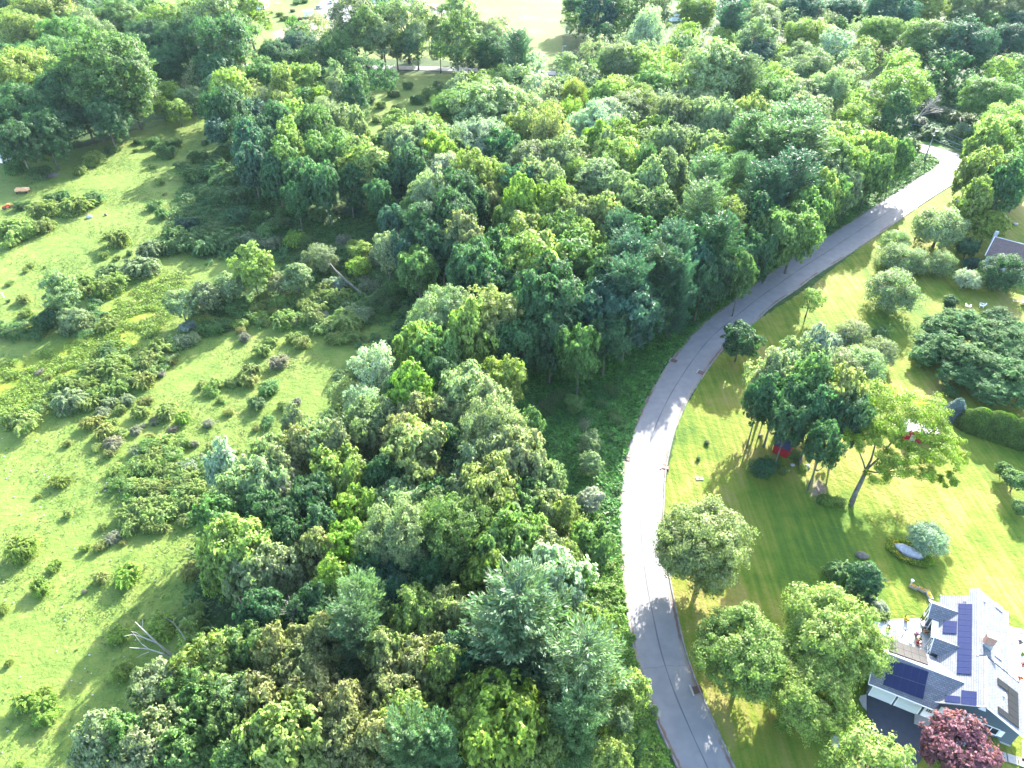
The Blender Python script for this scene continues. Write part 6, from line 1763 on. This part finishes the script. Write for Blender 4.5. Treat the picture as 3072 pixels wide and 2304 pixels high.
for y in (-.95, .6): MB().tube([(-1.1, y, .75), (-1.1, y + .4, .75)], .75, 14).build('rear_wheel', M['tyre'], t); MB().tube([(1.2, y, .45), (1.2, y + .3, .45)], .45, 12).build('front_wheel', M['tyre'], t)
MB().tube([(-1.8, 0, 1.2), (-2.7, 0, 3.1), (-3.9, 0, 2.0)], .16, 6).build('boom', M['orange_paint'], t); MB().box(-4.2, -3.6, -.35, .35, 1.2, 1.9).build('bucket', M['rust'], t)
MB().tube([(.6, -.6, 1.4), (2.5, -.6, .8)], .1, 6).tube([(.6, .6, 1.4), (2.5, .6, .8)], .1, 6).box(2.3, 3.0, -1.0, 1.0, .2, .9).build('loader', M['orange_paint'], t)
p = at(640 + 915 * .2835, 220 * .2835, 0); t = empty('old_machine', tuple(p), .3); tag(t, 'small rusty brown machine on the grass to one side of the white container', 'machine')
MB().box(-1.2, 1.2, -.9, .9, .5, 1.8).build('body', M['rust'], t); MB().tube([(0, 0, 1.8), (0, 0, 2.6)], .15, 8).build('exhaust', M['rust'], t)
for y in (-1.0, .85): MB().tube([(-.7, y, .45), (-.7, y + .2, .45)], .45, 12).build('wheel', M['tyre'], t); MB().tube([(.8, y, .4), (.8, y + .2, .4)], .4, 12).build('wheel', M['tyre'], t)
p = za(452, 48); t = empty('parked_quad_bike', tuple(p), 1.4); tag(t, 'small red and white quad bike beside the black pickup', 'quad bike')
MB().box(-.9, .9, -.35, .35, .5, .9).build('body', M['red_paint'], t); MB().box(-.6, .2, -.2, .2, .9, 1.1).build('seat', M['white_paint'], t)
for x in (-.7, .7):
    for y in (-.6, .35): MB().tube([(x, y, .3), (x, y + .25, .3)], .3, 10).build('wheel', M['tyre'], t)
p = za(368, 98); t = empty('cart', tuple(p), .3); tag(t, 'small black cart on the gravel near the tree row', 'cart')
MB().box(-.9, .9, -.6, .6, .5, 1.1).box(-.8, .8, -.5, .5, 1.1, 1.15).build('body', M['black_metal'], t)
for y in (-.7, .55): MB().tube([(0, y, .35), (0, y + .15, .35)], .35, 10).build('wheel', M['tyre'], t)
p = at(572 + 848 * .3038, 442 * .3038, 0); t = empty('garden_tractor', tuple(p), .8); tag(t, 'tiny red and white lawn tractor in the rough grass below the dirt patch', 'lawn tractor')
MB().box(-.9, .9, -.4, .4, .4, .9).build('body', M['red_paint'], t); MB().box(-.7, 0, -.25, .25, .9, 1.3).build('seat', M['white_paint'], t)
for x in (-.7, .7):
    for y in (-.55, .4): MB().tube([(x, y, .3), (x, y + .15, .3)], .3, 10).build('wheel', M['tyre'], t)
# buildings
def barn(p, rz, L_, W_, h, rise, mw, mr, label, doors=(), name='barn'):
    t = empty(name, tuple(p), rz); tag(t, label, 'building')
    MB().box(0, L_, 0, W_, 0, h).add([(0, 0, h), (0, W_, h), (0, W_ / 2, h + rise), (L_, 0, h), (L_, W_, h), (L_, W_ / 2, h + rise)], [(0, 2, 1), (3, 4, 5)]).build('wall', mw, t)
    MB().slab([(-.4, -.4, h - .05), (L_ + .4, -.4, h - .05), (L_ + .4, W_ / 2, h + rise + .1), (-.4, W_ / 2, h + rise + .1)], .12).slab([(-.4, W_ + .4, h - .05), (L_ + .4, W_ + .4, h - .05), (L_ + .4, W_ / 2, h + rise + .1), (-.4, W_ / 2, h + rise + .1)], .12).build('roof', mr, t)
    for (a, b, hh) in doors: MB().box(a, b, -.06, 0, 0, hh).build('door', M['glass_dark'], t)
    return t
barn(at(640 + 300 * .2835, 100 * .2835, 0), .06, 13, 14, 5.5, 2.2, M['white_paint'], mat('barn_roof', (.62, .68, .74), .5), 'large white metal barn half behind pale willows', [(12.2, 12.9, 2.2)])
barn(at(640 + 485 * .2835, 82 * .2835, 0), .06, 4.5, 3.5, 2.4, .6, mat('grey_wall', (.45, .47, .48), .7), M['deck_white'], 'small pale grey lean-to beside the white barn', [(.1, .6, 2.0)], 'lean_to')
barn(za(345, 12), .02, 26, 10, 4, 2.4, mat('blue_wall', (.35, .42, .48), .7), mat('garage_roof', (.4, .42, .44), .6), 'garage building with dark open bays at the top of the gravel yard', [(6, 9.5, 3.2), (10.5, 14, 3.2), (15.5, 19, 3.2), (20, 23, 3.0)], 'garage_building')  # door parts here are dark panels painting the shade inside open bays
barn(at(1772 + 770 * .3164, 205 * .3164, 0), .3, 7, 5, 2.6, 1.4, M['white_paint'], M['deck_white'], 'white cottage glimpsed at the far end of the bright clearing', [], 'cottage')
barn(at(1172 + 575 * .3038, 95 * .3038, 0), -.1, 7, 3.2, 1.8, .25, mat('grey_stack', (.35, .36, .40), .8), M['deck_white'], 'low grey slatted shelter at the far field edge', [(.3, 1.5, 1.4), (2, 3.2, 1.4)], 'shelter')
p = at(1172 + 215 * .3038, 30 * .3038, 0); tag(MB().ball((0, 0, 0), (5.0, 3.2, 3.4), 5, .1, 14).build('slate_heap', mat('slate', (.12, .12, .15), .9), None, tuple(p)), 'dark slate-grey heap at the rim of the gravel yard', 'heap')
p = at(1172 + 340 * .3038, 92 * .3038, 0); tag(MB().ball((-5, 0, 0), (5.0, 2.5, 1.8), 6, .15, 12).ball((2, -1, 0), (5.5, 2.5, 2.0), 7, .15, 12).ball((9, 1, 0), (4, 2.2, 1.4), 8, .15, 12).build('dirt_mound', mat('brown_dirt', (.22, .15, .10), .95, var=.3, scale=1), None, tuple(p)), 'long brown mound of dug earth behind the tree row', 'mound')
p = at(1172 + 105 * .3038, 62 * .3038, 0); tag(MB().ball((0, 0, 0), (6.0, 3.2, 1.8), 15, .25, 14).build('tarp_heap', M['white_paint'], None, tuple(p)), 'crumpled white tarpaulin heap at the near side of the gravel yard', 'tarpaulin')
rg = random.Random(21)
bits = ['white sheet of junk beside the black pickup in the yard', 'brown crate near the black pickup in the yard', 'green drum at the top rim of the yard', 'pale stack beside the garage bays', 'red can before the garage bays', 'pale box lying on the grass below the barn', 'flat pale board on the grass by the scrub']
for (x, y, c, lb) in ((555, 68, (.7, .7, .7), bits[0]), (548, 80, (.25, .16, .1), bits[1]), (700, 6, (.05, .3, .15), bits[2]), (545, 22, (.6, .6, .62), bits[3]), (460, 20, (.5, .05, .05), bits[4])):
    p = za(x, y); w_, d_, h_ = rg.uniform(.8, 1.6), rg.uniform(.7, 1.3), rg.uniform(.8, 1.5)
    t = empty('yard_crate', tuple(p), rg.uniform(0, 3)); m_ = mat('crate_paint', c, .6)
    MB().box(-w_ / 2, w_ / 2, -d_ / 2, d_ / 2, .1, h_).build('body', m_, t); MB().box(-w_ / 2 - .04, w_ / 2 + .04, -d_ / 2 - .04, d_ / 2 + .04, h_, h_ + .06).build('lid', m_, t)
    tag(t, lb, 'crate', 'odd boxes in the far yard')
for (x, y, lb) in ((568, 222, 'pale flat board lying on the grass below the white barn'), (670, 40, 'pale broken slab in the weeds behind the white barn')):
    p = at(640 + x * .2835, y * .2835, 0); tag(MB().cbox((0, 0, .12), (3.6, 1.2, .12), .1).cbox((.2, .4, .22), (2.4, 1.0, .08), .3).build('board', M['deck_white'], None, tuple(p)), lb, 'board')
# far yard greenery
for (x, y, r, c) in ((520, 130, 30, 'y'), (600, 130, 30, 'g'), (700, 150, 35, 'y'), (740, 190, 40, 'y'), (820, 195, 36, 'y'), (880, 15, 40, 'g'), (960, 10, 36, 'g'), (840, 110, 26, 'd'), (1010, 240, 14, 'g'), (430, 340, 22, 'g'), (740, 475, 12, 'd')):
    place_shrub((640 + x * .2835) / K, y * .2835 / K, r * .2835 / K, c, .8, group='weedy shrubs around the far yard')

# ------------------------------------------------------------------ labels: each plant named by what it looks like and stands beside
LM = [(1960, 900, 'the leaning yard tree'), (1990, 960, 'the red shed'), (2075, 1620, 'the purple tree'), (1965, 1195, 'the pale boulder'), (2140, 930, 'the clipped hedge'), (2100, 770, 'the sumac bank'),
      (2170, 550, 'the brown-roofed house'), (2010, 340, 'the utility pole'), (1530, 1180, 'the roadside maple'), (626, 1325, 'the large bare dead tree'), (640, 1050, 'the pale forked dead tree'), (321, 1390, 'the white leaning dead limbs'),
      (1212, 258, 'the lime-coloured pair of trees'), (1100, 90, 'the far mown field'), (720, 30, 'the gravel yard'), (560, 15, 'the white barn'), (51, 412, 'the hay wagon'), (112, 385, 'the brush pile'), (194, 470, 'the pasture boulder'),
      (150, 740, 'the yellow weed meadow'), (780, 640, 'the leaning willow trunk'), (300, 1100, 'the thicket of lower shrubs'), (150, 200, 'the wood at the pasture head'), (1250, 900, 'the fern bank'), (1640, 640, 'the road straight'),
      (1860, 480, 'the upper road'), (1370, 1150, 'the road curve'), (1040, 800, 'the bare dead treetop'), (450, 1635, 'the lowest dead tree'), (2057, 1400, 'the solar-panelled house'), (760, 1270, 'the lime-green crowns'), (1119, 1386, 'the big feathery pine'),
      (1510, 500, 'the roadside pines'), (1500, 120, 'the power line clearing'), (1990, 222, 'the drooping dead limbs'), (540, 500, 'the shaded scrub hollow'), (380, 215, 'the lime tree by the wood'), (820, 250, 'the sunlit scrub glade'), (890, 90, 'the far row of open trees'),
      (10, 900, 'the pasture rim'), (540, 820, 'the middle pasture'), (100, 1520, 'the lower pasture'), (180, 1000, 'the open pasture'), (1270, 1000, 'the verge thicket'), (1540, 170, 'the pale domed crowns'), (2100, 80, 'the dark far hillside'), (870, 1200, 'the deep wood'), (1200, 1600, 'the near bottom wood'), (1290, 400, 'the silvery upper canopy')]
DIRS = [('right of', 0), ('above and right of', 1), ('above', 2), ('above and left of', 3), ('left of', 4), ('below and left of', 5), ('below', 6), ('below and right of', 7)]
SZ = [(9, 'tiny'), (13, 'little'), (18, 'small'), (24, 'medium'), (34, 'mid-sized'), (44, 'large'), (60, 'big'), (999, 'huge')]
used = set()
def size_word(r): 
    for a, b in SZ:
        if r < a: return b
for T_ in TREES:
    if T_['label']:
        used.add(T_['label'])
order = sorted([t for t in TREES if not t['label']], key=lambda t: -t['r'])
def rel_phrase(t, lx, ly, nm):
    dx, dy = t['x'] - lx, ly - t['y']
    d = math.hypot(dx, dy)
    if d < 28: return 'close by ' + nm
    k = int(round(math.atan2(dy, dx) / (math.pi / 4))) % 8
    far = 'just ' if d < 80 else ('' if d < 170 else 'well ')
    return far + DIRS[k][0] + ' ' + nm
def nb_phrase(t, n=0):
    o = sorted((q for q in TREES if q is not t), key=lambda q: math.hypot(q['x'] - t['x'], q['y'] - t['y']))[n]
    dx, dy = o['x'] - t['x'], t['y'] - o['y']
    k = int(round(math.atan2(dy, dx) / (math.pi / 4))) % 8
    side = ['at its right', 'up at its right', 'above it', 'up at its left', 'at its left', 'down at its left', 'below it', 'down at its right'][k]
    return TWORD[o['tone']] + ' ' + KW[o['kind']] + ' ' + side
for t in order:
    lms = sorted(LM, key=lambda l: math.hypot(l[0] - t['x'], l[1] - t['y']))
    base = f"{size_word(t['r'])} {TWORD[t['tone']]} {FORM[t['kind']]} {KW[t['kind']]}"
    cands = [f"{base} {rel_phrase(t, *lms[0])}"]
    for n in range(4):
        cands.append(f"{base} {rel_phrase(t, *lms[0])}, {nb_phrase(t, n)}")
    for m_ in (1, 2, 3):
        cands.append(f"{base} {rel_phrase(t, *lms[m_])}")
        for n in range(3): cands.append(f"{base} {rel_phrase(t, *lms[m_])}, {nb_phrase(t, n)}")
    lab = next((c for c in cands if c not in used and len(c.replace('-', ' ').split()) <= 16), None)
    if lab is None: lab = next((c for c in cands if c not in used), cands[-1])
    used.add(lab); t['label'] = lab
for t in TREES:
    gname = t.get('group') or ('pine trees of the woods' if t['kind'] == 'P' else ('trees standing clear of the woods' if not t['forest'] else 'broadleaf trees of the woods'))
    tag(t['o'], t['label'], t['cat'], gname)

# ------------------------------------------------------------------ air: thin summer haze
HZ = 0.000035
if HZ > 0:
    hm = bpy.data.materials.new('haze_air'); hm.use_nodes = True
    nt = hm.node_tree; nt.nodes.clear()
    out = nt.nodes.new('ShaderNodeOutputMaterial'); pv = nt.nodes.new('ShaderNodeVolumePrincipled')
    pv.inputs['Color'].default_value = (.62, .84, 1.0, 1); pv.inputs['Density'].default_value = HZ; pv.inputs['Anisotropy'].default_value = 0
    nt.links.new(pv.outputs[0], out.inputs['Volume'])
    o = MB().box(-3100, 3100, -400, 4700, -2, 100).build('haze', hm); tag(o, kind='stuff')
